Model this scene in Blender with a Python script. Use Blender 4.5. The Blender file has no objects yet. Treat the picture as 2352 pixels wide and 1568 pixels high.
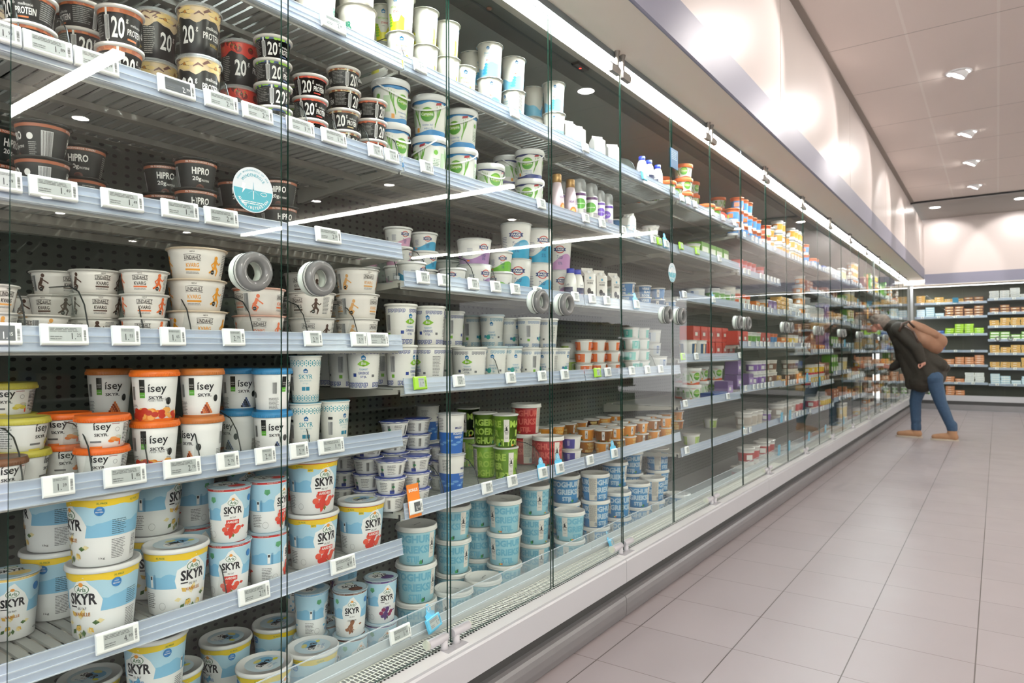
import bpy, bmesh, math, random
from mathutils import Vector, Matrix
random.seed(7)
C = bpy.context.scene.collection
SC = bpy.context.scene
PI = math.pi
# ---------------------------------------------------------------- camera
CAMZ = 1.2
F_PX, YAW, PIT, ROL = 1565.12, math.radians(35.466), math.radians(.8075), math.radians(-.21465)
Fw = Vector((math.cos(YAW)*math.cos(PIT), math.sin(YAW)*math.cos(PIT), math.sin(PIT)))
R0 = Fw.cross(Vector((0, 0, 1))).normalized(); U0 = R0.cross(Fw)
Rv = math.cos(ROL)*R0 + math.sin(ROL)*U0
Uv = -math.sin(ROL)*R0 + math.cos(ROL)*U0
cd = bpy.data.cameras.new('camera'); cam = bpy.data.objects.new('camera', cd); C.objects.link(cam)
cd.sensor_width = 36; cd.lens = 36*F_PX/2352
cam.matrix_world = Matrix(((Rv.x, Uv.x, -Fw.x, 0), (Rv.y, Uv.y, -Fw.y, 0), (Rv.z, Uv.z, -Fw.z, CAMZ), (0, 0, 0, 1)))
cd.dof.use_dof = True; cd.dof.focus_distance = 1.95; cd.dof.aperture_fstop = 5.6
cd.clip_start = .05
SC.camera = cam
SC.view_settings.view_transform = 'Standard'; SC.view_settings.look = 'None'
SC.view_settings.gamma = 1; SC.view_settings.exposure = 0.93
SC.view_settings.use_curve_mapping = False
w = bpy.data.worlds.new('store'); SC.world = w; w.use_nodes = True
w.node_tree.nodes['Background'].inputs[0].default_value = (1, .985, .98, 1)
w.node_tree.nodes['Background'].inputs[1].default_value = 1.3  # added even fill, standing in for light from the unbuilt rest of the store
try:
    SC.cycles.transparent_max_bounces = 20; SC.cycles.max_bounces = 6; SC.cycles.diffuse_bounces = 3
    SC.cycles.glossy_bounces = 3; SC.cycles.transmission_bounces = 4; SC.cycles.caustics_reflective = False
    SC.cycles.caustics_refractive = False; SC.cycles.sample_clamp_indirect = 4
except Exception: pass
E_STRIP, E_TUBE, E_SPOT = 78.0, 60.0, 36.0

def ray(u, v): return Fw + Rv*(u-1176)/F_PX - Uv*(v-784)/F_PX
def onY(u, v, Y): r = ray(u, v); t = Y/r.y; return Vector((r.x*t, Y, CAMZ+r.z*t))
def onZ(u, v, Z): r = ray(u, v); t = (Z-CAMZ)/r.z; return Vector((r.x*t, r.y*t, Z))
def onX(u, v, X): r = ray(u, v); t = X/r.x; return Vector((X, r.y*t, CAMZ+r.z*t))
def u2x(u, Y): return onY(u, 800, Y).x

# ---------------------------------------------------------------- materials
MATS = {}
def srgb(c):
    return tuple((x/12.92 if x <= .04045 else ((x+.055)/1.055)**2.4) for x in c)
def mat(key, col=None, rough=.4, metal=0, emit=0, noise=0, nscale=8, alpha=None, coat=0, bump=0):
    """procedural material; col is an sRGB triple 0..255"""
    if key in MATS: return MATS[key]
    m = bpy.data.materials.new(key); m.use_nodes = True; nt = m.node_tree
    b = nt.nodes['Principled BSDF']; c = srgb([x/255 for x in col])
    b.inputs['Base Color'].default_value = (*c, 1)
    b.inputs['Roughness'].default_value = rough; b.inputs['Metallic'].default_value = metal
    if coat: b.inputs['Coat Weight'].default_value = coat; b.inputs['Coat Roughness'].default_value = .1
    if emit:
        b.inputs['Emission Color'].default_value = (*c, 1); b.inputs['Emission Strength'].default_value = emit
    if noise or bump:
        tc = nt.nodes.new('ShaderNodeTexCoord'); n = nt.nodes.new('ShaderNodeTexNoise')
        n.inputs['Scale'].default_value = nscale; n.inputs['Detail'].default_value = 5
        nt.links.new(tc.outputs['Object'], n.inputs['Vector'])
        if noise:
            mx = nt.nodes.new('ShaderNodeMix'); mx.data_type = 'RGBA'
            mx.inputs[6].default_value = (*[x*(1-noise) for x in c], 1)
            mx.inputs[7].default_value = (*[min(1, x*(1+noise)) for x in c], 1)
            nt.links.new(n.outputs['Fac'], mx.inputs[0]); nt.links.new(mx.outputs[2], b.inputs['Base Color'])
        if bump:
            bp = nt.nodes.new('ShaderNodeBump'); bp.inputs['Strength'].default_value = bump
            nt.links.new(n.outputs['Fac'], bp.inputs['Height']); nt.links.new(bp.outputs[0], b.inputs['Normal'])
    if alpha is not None:
        out = [x for x in nt.nodes if x.type == 'OUTPUT_MATERIAL'][0]
        tr = nt.nodes.new('ShaderNodeBsdfTransparent'); ms = nt.nodes.new('ShaderNodeMixShader')
        ms.inputs[0].default_value = alpha
        nt.links.new(tr.outputs[0], ms.inputs[1]); nt.links.new(b.outputs[0], ms.inputs[2])
        nt.links.new(ms.outputs[0], out.inputs[0])
    MATS[key] = m; return m
def col(r, g, b, rough=.38):
    return mat('plastic_%d_%d_%d' % (r, g, b), (r, g, b), rough)
def glass_mat(key, tint, f0=.04, rough=0.0, fpow=5.0):
    """clear pane: see-through, with a Schlick mirror on its outer face"""
    if key in MATS: return MATS[key]
    m = bpy.data.materials.new(key); m.use_nodes = True; nt = m.node_tree; nt.nodes.clear()
    o = nt.nodes.new('ShaderNodeOutputMaterial'); tr = nt.nodes.new('ShaderNodeBsdfTransparent')
    tr.inputs[0].default_value = (*tint, 1)
    g = nt.nodes.new('ShaderNodeBsdfGlossy'); g.inputs['Roughness'].default_value = rough
    ms = nt.nodes.new('ShaderNodeMixShader'); lw = nt.nodes.new('ShaderNodeLayerWeight'); lw.inputs[0].default_value = .5
    p = nt.nodes.new('ShaderNodeMath'); p.operation = 'POWER'; p.inputs[1].default_value = fpow
    ma = nt.nodes.new('ShaderNodeMath'); ma.operation = 'MULTIPLY_ADD'; ma.inputs[1].default_value = 1-f0; ma.inputs[2].default_value = f0
    ge = nt.nodes.new('ShaderNodeNewGeometry'); iv = nt.nodes.new('ShaderNodeMath'); iv.operation = 'SUBTRACT'; iv.inputs[0].default_value = 1
    mu = nt.nodes.new('ShaderNodeMath'); mu.operation = 'MULTIPLY'
    L = nt.links.new
    L(lw.outputs['Facing'], p.inputs[0]); L(p.outputs[0], ma.inputs[0]); L(ge.outputs['Backfacing'], iv.inputs[1])
    L(ma.outputs[0], mu.inputs[0]); L(iv.outputs[0], mu.inputs[1]); L(mu.outputs[0], ms.inputs[0])
    L(tr.outputs[0], ms.inputs[1]); L(g.outputs[0], ms.inputs[2]); L(ms.outputs[0], o.inputs[0])
    MATS[key] = m; return m
def grid_mat(key, base, line, sx, sy, ox, oy, wx, wy, rough, axes=(0, 1), var=.04, line_y=None, round_=False, coatn=0):
    """flat colour with a regular grid of lines (or round holes) laid out in object space"""
    if key in MATS: return MATS[key]
    m = bpy.data.materials.new(key); m.use_nodes = True; nt = m.node_tree; L = nt.links.new
    b = nt.nodes['Principled BSDF']; b.inputs['Roughness'].default_value = rough
    tc = nt.nodes.new('ShaderNodeTexCoord'); sp = nt.nodes.new('ShaderNodeSeparateXYZ'); L(tc.outputs['Object'], sp.inputs[0])
    def mth(op, a, bb=None, c=None):
        n = nt.nodes.new('ShaderNodeMath'); n.operation = op
        for i, x in enumerate((a, bb, c)):
            if x is None: continue
            if isinstance(x, (int, float)): n.inputs[i].default_value = x
            else: L(x, n.inputs[i])
        return n.outputs[0]
    def cell(o, s, off): return mth('DIVIDE', mth('SUBTRACT', o, off), s)
    cx, cy = cell(sp.outputs[axes[0]], sx, ox), cell(sp.outputs[axes[1]], sy, oy)
    fx, fy = mth('FRACT', cx), mth('FRACT', cy)
    c0 = srgb([x/255 for x in base]); c1 = srgb([x/255 for x in line]); c2 = srgb([x/255 for x in (line_y or line)])
    wn = nt.nodes.new('ShaderNodeTexWhiteNoise'); cb = nt.nodes.new('ShaderNodeCombineXYZ')
    L(mth('FLOOR', cx), cb.inputs[0]); L(mth('FLOOR', cy), cb.inputs[1]); L(cb.outputs[0], wn.inputs[0])
    ns = nt.nodes.new('ShaderNodeTexNoise'); ns.inputs['Scale'].default_value = 3; ns.inputs['Detail'].default_value = 6; L(tc.outputs['Object'], ns.inputs['Vector'])
    val = mth('ADD', mth('MULTIPLY_ADD', wn.outputs['Value'], var, 1-var*1.2), mth('MULTIPLY', ns.outputs['Fac'], var*1.5))
    hs = nt.nodes.new('ShaderNodeHueSaturation'); hs.inputs['Color'].default_value = (*c0, 1); L(val, hs.inputs['Value'])
    def mix(f, a, colb):
        mx = nt.nodes.new('ShaderNodeMix'); mx.data_type = 'RGBA'; L(f, mx.inputs[0]); L(a, mx.inputs[6]); mx.inputs[7].default_value = (*colb, 1); return mx.outputs[2]
    if round_:
        dx, dy = mth('SUBTRACT', fx, .5), mth('SUBTRACT', fy, .5)
        d = mth('ADD', mth('MULTIPLY', dx, dx), mth('MULTIPLY', dy, dy))
        out = mix(mth('LESS_THAN', d, wx*wx), hs.outputs[0], c1)
    else:
        out = mix(mth('LESS_THAN', fx, wx/sx), hs.outputs[0], c1)
        out = mix(mth('LESS_THAN', fy, wy/sy), out, c2)
    L(out, b.inputs['Base Color'])
    if coatn:
        L(mth('MULTIPLY_ADD', ns.outputs['Fac'], .25, rough-.12), b.inputs['Roughness'])
    MATS[key] = m; return m

# ---------------------------------------------------------------- mesh helpers
class MB:
    """collects geometry with several materials into ONE mesh"""
    def __init__(s): s.v = []; s.f = []; s.mi = []; s.mats = []; s.sm = []
    def m(s, mt):
        if mt not in s.mats: s.mats.append(mt)
        return s.mats.index(mt)
    def add(s, vs, fs, mt, smooth=False):
        n = len(s.v); k = s.m(mt); s.v += [tuple(v) for v in vs]
        for f in fs: s.f.append([n+i for i in f]); s.mi.append(k); s.sm.append(smooth)
    def box(s, x0, x1, y0, y1, z0, z1, mt, M=None):
        vs = [Vector((x, y, z)) for x in (x0, x1) for y in (y0, y1) for z in (z0, z1)]
        if M is not None: vs = [M @ v for v in vs]
        s.add(vs, [(0, 1, 3, 2), (4, 6, 7, 5), (0, 4, 5, 1), (2, 3, 7, 6), (0, 2, 6, 4), (1, 5, 7, 3)], mt)
    def extr(s, prof, x0, x1, mt, M=None, smooth=False):
        """closed profile of (y, z) pushed along x"""
        n = len(prof); vs = [Vector((x, y, z)) for x in (x0, x1) for y, z in prof]
        if M is not None: vs = [M @ v for v in vs]
        fs = [(i, (i+1) % n, n+(i+1) % n, n+i) for i in range(n)]
        s.add(vs, fs, mt, smooth); s.add(vs[:n], [tuple(range(n-1, -1, -1))], mt); s.add(vs[n:], [tuple(range(n))], mt)
    def lathe(s, prof, mt, n=32, M=None, smooth=True, cap0=True, cap1=True):
        vs = []; fs = []
        for r, z in prof:
            for i in range(n):
                a = 2*PI*i/n; vs.append(Vector((r*math.cos(a), r*math.sin(a), z)))
        for j in range(len(prof)-1):
            for i in range(n):
                fs.append((j*n+i, j*n+(i+1) % n, (j+1)*n+(i+1) % n, (j+1)*n+i))
        if M is not None: vs = [M @ v for v in vs]
        s.add(vs, fs, mt, smooth); k = len(s.v)-len(vs)
        if cap0: s.f.append([k+i for i in range(n-1, -1, -1)]); s.mi.append(s.m(mt)); s.sm.append(False)
        if cap1: s.f.append([k+(len(prof)-1)*n+i for i in range(n)]); s.mi.append(s.m(mt)); s.sm.append(False)
    def tube(s, pts, r, mt, n=8, cap=True):
        pts = [Vector(p) for p in pts]; rs = r if isinstance(r, (list, tuple)) else [r]*len(pts)
        vs = []; up = None
        for i, p in enumerate(pts):
            t = (pts[min(i+1, len(pts)-1)]-pts[max(i-1, 0)]).normalized()
            if up is None: up = t.orthogonal().normalized()
            up = (up - t*up.dot(t)).normalized(); sd = t.cross(up)
            for k in range(n):
                a = 2*PI*k/n; vs.append(p + (up*math.cos(a)+sd*math.sin(a))*rs[i])
        fs = [(i*n+k, i*n+(k+1) % n, (i+1)*n+(k+1) % n, (i+1)*n+k) for i in range(len(pts)-1) for k in range(n)]
        if cap: fs += [tuple(range(n-1, -1, -1)), tuple(len(vs)-n+k for k in range(n))]
        s.add(vs, fs, mt, True)
    def torus(s, R, r, mt, M, n=28, k=12):
        vs = [M @ Vector(((R+r*math.cos(2*PI*j/k))*math.cos(2*PI*i/n), (R+r*math.cos(2*PI*j/k))*math.sin(2*PI*i/n), r*math.sin(2*PI*j/k))) for i in range(n) for j in range(k)]
        fs = [(i*k+j, ((i+1) % n)*k+j, ((i+1) % n)*k+(j+1) % k, i*k+(j+1) % k) for i in range(n) for j in range(k)]
        s.add(vs, fs, mt, True)
    def ell(s, c, r, mt, n=14, k=8, M=None):
        vs = []; fs = []
        for j in range(k+1):
            b = -PI/2+PI*j/k
            for i in range(n):
                a = 2*PI*i/n; v = Vector((r[0]*math.cos(b)*math.cos(a), r[1]*math.cos(b)*math.sin(a), r[2]*math.sin(b)))
                if M is not None: v = M @ v
                vs.append(Vector(c)+v)
        for j in range(k):
            for i in range(n): fs.append((j*n+i, j*n+(i+1) % n, (j+1)*n+(i+1) % n, (j+1)*n+i))
        s.add(vs, fs, mt, True)
    def mesh(s, name):
        me = bpy.data.meshes.new(name); me.from_pydata(s.v, [], s.f)
        for mt in s.mats: me.materials.append(mt)
        me.polygons.foreach_set('material_index', s.mi); me.polygons.foreach_set('use_smooth', s.sm); me.update(); return me
    def build(s, name, parent=None, loc=None):
        o = bpy.data.objects.new(name, s.mesh(name)); C.objects.link(o)
        if parent is not None: o.parent = parent
        if loc: o.location = loc
        return o
def empty(name, loc=(0, 0, 0), rz=0):
    o = bpy.data.objects.new(name, None); C.objects.link(o); o.location = loc; o.rotation_euler = (0, 0, rz); o.empty_display_size = .05; return o
def tag(o, label=None, cat=None, group=None, kind=None):
    if label: o['label'] = label
    if cat: o['category'] = cat
    if group: o['group'] = group
    if kind: o['kind'] = kind
    return o
def struct(o): o['kind'] = 'structure'; return o
def copy_tree(o, parent=None):
    c = o.copy(); C.objects.link(c); c.parent = parent
    for ch in list(o.children): copy_tree(ch, c)
    return c

# ---------------------------------------------------------------- lettering and printed shapes
TXT = {}
def text_geo(s, bold=0, shear=0):
    k = (s, bold, shear)
    if k in TXT: return TXT[k]
    cu = bpy.data.curves.new('t', 'FONT'); cu.body = s; cu.size = 1; cu.resolution_u = 2; cu.offset = bold; cu.shear = shear
    cu.align_x = 'CENTER'; ob = bpy.data.objects.new('t', cu); me = ob.to_mesh()
    vs = [(v.co.x, v.co.y) for v in me.vertices]; fs = [list(p.vertices) for p in me.polygons]
    ob.to_mesh_clear(); bpy.data.objects.remove(ob); bpy.data.curves.remove(cu)
    if vs:
        x0 = min(v[0] for v in vs); x1 = max(v[0] for v in vs); y0 = min(v[1] for v in vs); y1 = max(v[1] for v in vs)
        vs = [((x-(x0+x1)/2)/(x1-x0), (y-y0)/(y1-y0)-.5) for x, y in vs]; TXT[k] = (vs, fs, (x1-x0)/(y1-y0))
    else: TXT[k] = ([], [], 1)
    return TXT[k]
def T(s, w, h, x=0, z=0, bold=0, shear=0, rot=0):
    """lettering scaled to width w and height h, centred on (x, z)"""
    vs, fs, ar = text_geo(s, bold, shear)
    if w is None: w = h*ar
    c, sn = math.cos(math.radians(rot)), math.sin(math.radians(rot))
    return [(x+(a*w)*c-(b*h)*sn, z+(a*w)*sn+(b*h)*c) for a, b in vs], fs
def RECT(x0, x1, z0, z1): return [(x0, z0), (x1, z0), (x1, z1), (x0, z1)], [[0, 1, 2, 3]]
def POLY(pts): return list(pts), [list(range(len(pts)))]
def ELL(x, z, a, b, n=16, t0=0): return POLY([(x+a*math.cos(2*PI*i/n+t0), z+b*math.sin(2*PI*i/n+t0)) for i in range(n)])
def RING(x, z, a, b, t, n=20, a0=0, a1=2*PI):
    vs = []; fs = []
    for i in range(n+1):
        g = a0+(a1-a0)*i/n; vs += [(x+a*math.cos(g), z+b*math.sin(g)), (x+(a-t)*math.cos(g), z+(b-t)*math.sin(g))]
    for i in range(n): fs.append([2*i+1, 2*i, 2*i+2, 2*i+3])
    return vs, fs
def BARS(rects):
    vs = []; fs = []
    for x0, x1, z0, z1 in rects:
        n = len(vs); vs += [(x0, z0), (x1, z0), (x1, z1), (x0, z1)]; fs.append([n, n+1, n+2, n+3])
    return vs, fs
def PARA(x0, x1, z0, z1, n, seed=1):
    rnd = random.Random(seed); out = []; p = (z1-z0)/n
    for i in range(n):
        z = z1-p*(i+.5); x = x0
        xe = x1 - (x1-x0)*(rnd.random()*.25)
        while x < xe:
            l = rnd.uniform(.12, .35)*(x1-x0); out.append((x, min(x+l, xe), z-p*.2, z+p*.2)); x += l+(x1-x0)*.03
    return BARS(out)
def BARCODE(x0, x1, z0, z1, seed=2, horiz=False):
    rnd = random.Random(seed); out = []; a, b = (z0, z1) if horiz else (x0, x1); q = a; L_ = b-a
    while q < b:
        wd = rnd.choice((.015, .03, .045))*L_
        out.append((x0, x1, q, min(q+wd, b)) if horiz else (q, min(q+wd, b), z0, z1)); q += wd+rnd.choice((.02, .03, .04))*L_
    return BARS(out)
def LINE(pts, w):
    vs = []; fs = []
    for i, (x, z) in enumerate(pts):
        a = pts[max(i-1, 0)]; b = pts[min(i+1, len(pts)-1)]; dx, dz = b[0]-a[0], b[1]-a[1]; l = math.hypot(dx, dz) or 1
        ww = w[i] if isinstance(w, list) else w
        vs += [(x-dz/l*ww/2, z+dx/l*ww/2), (x+dz/l*ww/2, z-dx/l*ww/2)]
    for i in range(len(pts)-1): fs.append([2*i, 2*i+1, 2*i+3, 2*i+2])
    return vs, fs
def bisect(vs, fs, step):
    xs = [v[0] for v in vs]
    if not xs or (max(xs)-min(xs) < step*1.3): return vs, fs
    bm = bmesh.new(); bv = [bm.verts.new((a, 0, b)) for a, b in vs]
    for f in fs:
        try: bm.faces.new([bv[i] for i in f])
        except ValueError: pass
    k = math.floor(min(xs)/step)+1
    while k*step < max(xs):
        bmesh.ops.bisect_plane(bm, geom=bm.verts[:]+bm.edges[:]+bm.faces[:], plane_co=(k*step, 0, 0), plane_no=(1, 0, 0)); k += 1
    bmesh.ops.triangulate(bm, faces=[f for f in bm.faces if len(f.verts) > 4])
    bm.verts.index_update(); out = [(v.co.x, v.co.z) for v in bm.verts], [[v.index for v in f.verts] for f in bm.faces]
    bm.free(); return out
class Cup:
    """a tapering round cup; print() wraps printed shapes round its wall"""
    def __init__(s, rb, rt, h): s.rb, s.rt, s.h = rb, rt, h; s.body = MB(); s.lid = MB(); s.extra = []
    def r(s, z): return s.rb+(s.rt-s.rb)*max(0, min(1, z/s.h))
    def put(s, geo, mt, ang=0, lay=1):
        vs, fs = bisect(*geo, step=s.rt*math.radians(9)); out = []
        e = .00025*lay+.0002; a0 = math.radians(ang)
        for x, z in vs:
            t = a0+x/s.rt; r = s.r(z)+e; out.append((r*math.sin(t), -r*math.cos(t), z))
        s.body.add(out, fs, mt, True)
    def band(s, z0, z1, mt, a0=-180, a1=180, lay=1, top=None, bot=None, n=40):
        vs = []; fs = []; e = .00025*lay+.0002
        for i in range(n+1):
            a = a0+(a1-a0)*i/n; t = math.radians(a)
            zl = z0+(bot(a) if bot else 0); zh = z1+(top(a) if top else 0)
            for j in range(3):
                z = zl+(zh-zl)*j/2; r = s.r(z)+e; vs.append((r*math.sin(t), -r*math.cos(t), z))
        for i in range(n):
            for j in range(2): q = i*3+j; fs.append((q, q+3, q+4, q+1))
        s.body.add(vs, fs, mt, True)
    def wall(s, mt, foot=.004, rim=None, rimw=.002, rimh=.004):
        p = [(s.rb-foot, 0), (s.rb, foot*.7)]+[(s.r(s.h*k), s.h*k) for k in (.25, .5, .75, 1)]
        s.body.lathe(p, mt, 40)
        if rim: s.lid.lathe([(s.rt-.002, s.h-rimh), (s.rt+rimw, s.h-rimh*.8), (s.rt+rimw, s.h), (s.rt-.001, s.h+.0005)], rim, 40)
    def cap(s, mt, skirt=.01, over=.0025, top=.003, inset=None, recess=.002, ribs=False):
        r = s.rt+over; z = s.h; recess = min(recess, top-.0007)
        p = [(r-.001, z-skirt), (r+.0006, z-skirt+.001), (r+.0006, z-.0025), (r, z), (r-.0015, z+top-.0005), (r-.004, z+top)]
        p += [(r-.006, z+top-recess), (.0005, z+top-recess)]
        s.lid.lathe(p, mt, 40, cap0=False)
        s.zt = z+top-recess
        if ribs:
            for i in range(60):
                a = 2*PI*i/60; M = Matrix.Rotation(a, 4, 'Z'); s.lid.box(r, r+.0012, -.0008, .0008, z-skirt+.001, z-.002, mt, M)
    def top(s, geo, mt, lay=1, rot=0):
        z = getattr(s, 'zt', s.h)+.0002*lay; c, sn = math.cos(rot), math.sin(rot)
        s.lid.add([(x*c-y*sn, x*sn+y*c, z) for x, y in geo[0]], geo[1], mt)
    def finish(s, name):
        root = empty(name); s.body.build('body', root)
        if s.lid.v: s.lid.build('lid', root)
        for nm, mb in s.extra: mb.build(nm, root)
        return root
# ---------------------------------------------------------------- the tubs, cups, bottles and cartons on the shelves
WH = col(247, 245, 241); WHITE = col(246, 246, 246); INK = col(35, 35, 40); GREY = col(120, 120, 122); BLK = col(30, 33, 33, .3)
CLEAR = mat('clear_lid_plastic', (225, 228, 228), .12, alpha=.35)
K = {}      # kind -> (prototype, layer height, radius, description, category, name)
def reg(key, cup, pitch, desc, cat='tub', name='yoghurt_tub'):
    K[key] = [cup.finish(name), pitch, cup.rt+.003, desc, cat]
def small_print(c, ang, z0, z1, w=.03, rows=12, mt=None, seed=3, lay=2):
    c.put(PARA(-w/2, w/2, z0, z1, rows, seed), mt or GREY, ang, lay)
def barcode(c, ang, z0, z1, w=.02, lay=2, panel=True, horiz=False):
    if panel: c.put(RECT(-w/2-.001, w/2+.001, z0-.001, z1+.001), WHITE, ang, lay)
    c.put(BARCODE(-w/2, w/2, z0, z1, horiz=horiz), INK, ang, lay+1)
wav = lambda k, a, p=0: (lambda d: a*math.sin(math.radians(d*k)+p)+a*.5*math.sin(math.radians(d*k*2.3)+1+p))

# large and small black protein cups
def protein(key, rb, rt, h, fr, fr2, desc, big, lidm=None, flav='VANILLA'):
    c = Cup(rb, rt, h); A = col(*fr); B = col(*fr2)
    c.wall(BLK)
    if big:
        c.band(h*.70, h*.985, A, bot=wav(4, .006), lay=1)
        rnd = random.Random(5)
        for i in range(34):
            x = rnd.uniform(-PI, PI)*rt; z = rnd.uniform(h*.78, h*.95)
            if flav == 'VANILLA': c.put(LINE([(x-.012, z-.004), (x, z+.004), (x+.012, z-.002)], [.002, .006, .002]), B, 0, 2)
            else: c.put(ELL(x, z, .009, .009), B if i % 3 else col(120, 20, 22), 0, 2+i % 2); c.put(POLY([(x, z), (x+.002, z+.004), (x-.003, z+.003)]), col(90, 150, 60), 0, 4)
        if flav == 'VANILLA':
            for k, a in enumerate((-50, 40)):
                for q in range(5):
                    g = math.radians(q*72+20*k); c.put(ELL(0+.014*math.cos(g), h*.84+.010*math.sin(g), .011, .005, 12, g), col(238, 208, 140), a, 4)
                c.put(ELL(0, h*.84, .004, .004), col(190, 130, 50), a, 5)
        for a in (0, 180):
            c.put(T('20', .034, .045, -.012, h*.40, .02), WH, a-30, 2); c.put(T('g', .006, .012, .012, h*.50), WH, a-30, 2)
            c.put(T('PROTEIN', .055, .017, .0, h*.42, .02), WH, a+32, 2); c.put(T('melkunie', .038, .009, 0, h*.58, .01), WH, a+32, 2)
            c.put(T(flav, .032, .008, .008, h*.26), B if flav != 'VANILLA' else col(222, 190, 90), a+32, 2)
        small_print(c, 90, h*.1, h*.66, .045, 15, col(170, 168, 160)); small_print(c, -95, h*.1, h*.66, .03, 14, col(170, 168, 160))
        barcode(c, 122, h*.1, h*.4, .012)
        c.cap(CLEAR, .006, .0035, .006, ribs=True)
    else:
        c.band(h*.80, h*.97, A, lay=1)
        rnd = random.Random(4)
        for i in range(26):
            x = rnd.uniform(-PI, PI)*rt; c.put(ELL(x, h*.885+rnd.uniform(-.003, .003), .006, .0045, 9), B, 0, 2)
        for a in (-20, 160):
            c.put(RECT(-.0025, .0025, h*.02, h), WH, a-32, 3)
            c.put(T('20', .030, h*.55, 0, h*.42, .02), WH, a, 2); c.put(T('g', .005, .010, .020, h*.62), WH, a, 2)
            c.put(T('PROTEIN', .042, .014, 0, h*.36, .02), WH, a+52, 2); c.put(T('melkunie', .028, .006, 0, h*.56), WH, a+52, 2); c.put(RECT(-.02, .006, h*.14, h*.19), A, a+52, 2)
        for a in (92, -88): small_print(c, a, h*.18, h*.76, .045, 9, col(150, 150, 146), a); barcode(c, a+36, h*.12, h*.72, .010)
        c.wall(BLK, rim=lidm or col(232, 226, 220), rimw=.0045, rimh=.008)
        c.cap(lidm or col(232, 226, 220), .0025, .0035, .0015)
    reg(key, c, h+(.006 if big else .0015), desc)
protein('pv', .042, .051, .124, (226, 200, 160), (120, 84, 76), 'black vanilla protein cup', True)
protein('ps', .042, .051, .124, (205, 58, 45), (226, 84, 60), 'black strawberry protein cup', True, flav='STRAWBERRY')
for key, a, b, d in (('or', (214, 118, 60), (176, 84, 40), 'black caramel protein bowl'), ('rd', (200, 60, 44), (226, 96, 60), 'black red-fruit protein bowl'),
                     ('bl', (60, 84, 130), (150, 200, 60), 'black blueberry protein bowl'), ('ye', (222, 200, 150), (160, 96, 60), 'black cookie protein bowl'),
                     ('oc', (190, 90, 60), (226, 120, 80), 'black chocolate protein bowl')):
    protein('p'+key, .038, .048, .064, a, b, d, False)
protein('pmid', .038, .047, .086, (206, 120, 66), (180, 92, 48), 'tall black caramel protein cup', False)
# flared black bowls
c = Cup(.036, .050, .082); c.wall(mat('matt_black', (38, 42, 40), .5)); c.band(.070, .0765, col(168, 100, 72))
c.put(T('0% TOEGEVOEGDE SUIKERS', .075, .004, 0, .0732), WH, 0, 3)
for a in (0, 180):
    c.put(T('HiPRO', .046, .017, 0, .052, .03), WH, a, 2); c.put(T('20g', .024, .013, -.010, .032, .02), WH, a, 2); c.put(T('PROTEINE', .024, .005, .015, .030, .01), WH, a, 2)
    c.put(ELL(0, .012, .012, .008), col(110, 70, 58), a, 2); c.put(ELL(-.002, .013, .008, .004), col(70, 40, 34), a, 3)
small_print(c, 90, .01, .066, .03, 12, col(170, 170, 165)); barcode(c, -90, .012, .062, .022); c.put(ELL(-.035, .05, .007, .007), WH, -90, 2); small_print(c, -125, .012, .04, .018, 7, col(170, 170, 165))
c.lid.lathe([(.049, .079), (.0555, .0815), (.056, .083), (.0495, .0825)], col(60, 62, 58, .25), 40, cap0=False, cap1=False)
c.lid.lathe([(.0555, .0828), (.0008, .0835)], col(70, 62, 56, .3), 40, cap0=False)
reg('hp', c, .075, 'black protein bowl with copper band')
# quark bowls with little sport figures
def figure(c, ang, mt, s=1.0, z=0, pose=0, lay=2):
    P = lambda pts, wd: c.put(LINE([(x*s, z+y*s) for x, y in pts], [q*s for q in wd] if isinstance(wd, list) else wd*s), mt, ang, lay)
    c.put(ELL((.002 if pose else 0)*s, z+.036*s, .0042*s, .0045*s), mt, ang, lay)
    if pose == 1: P([(0, .031), (-.004, .020), (-.010, .016)], [.007, .008, .006]); P([(-.001, .028), (.010, .021), (.014, .018)], .003); P([(-.009, .017), (.002, .010), (-.004, .001)], [.006, .005, .003]); P([(-.010, .016), (-.012, .008), (-.006, .002)], .004)
    else: P([(0, .032), (-.001, .018)], [.008, .007]); P([(-.002, .029), (-.010, .022), (-.006, .016)], .003); P([(.002, .029), (.010, .024), (.014, .028)], .003); P([(0, .019), (.007, .011), (.004, .001)], [.006, .005, .003]); P([(-.001, .018), (-.007, .010), (-.015, .006)], [.006, .005, .003])
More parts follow.
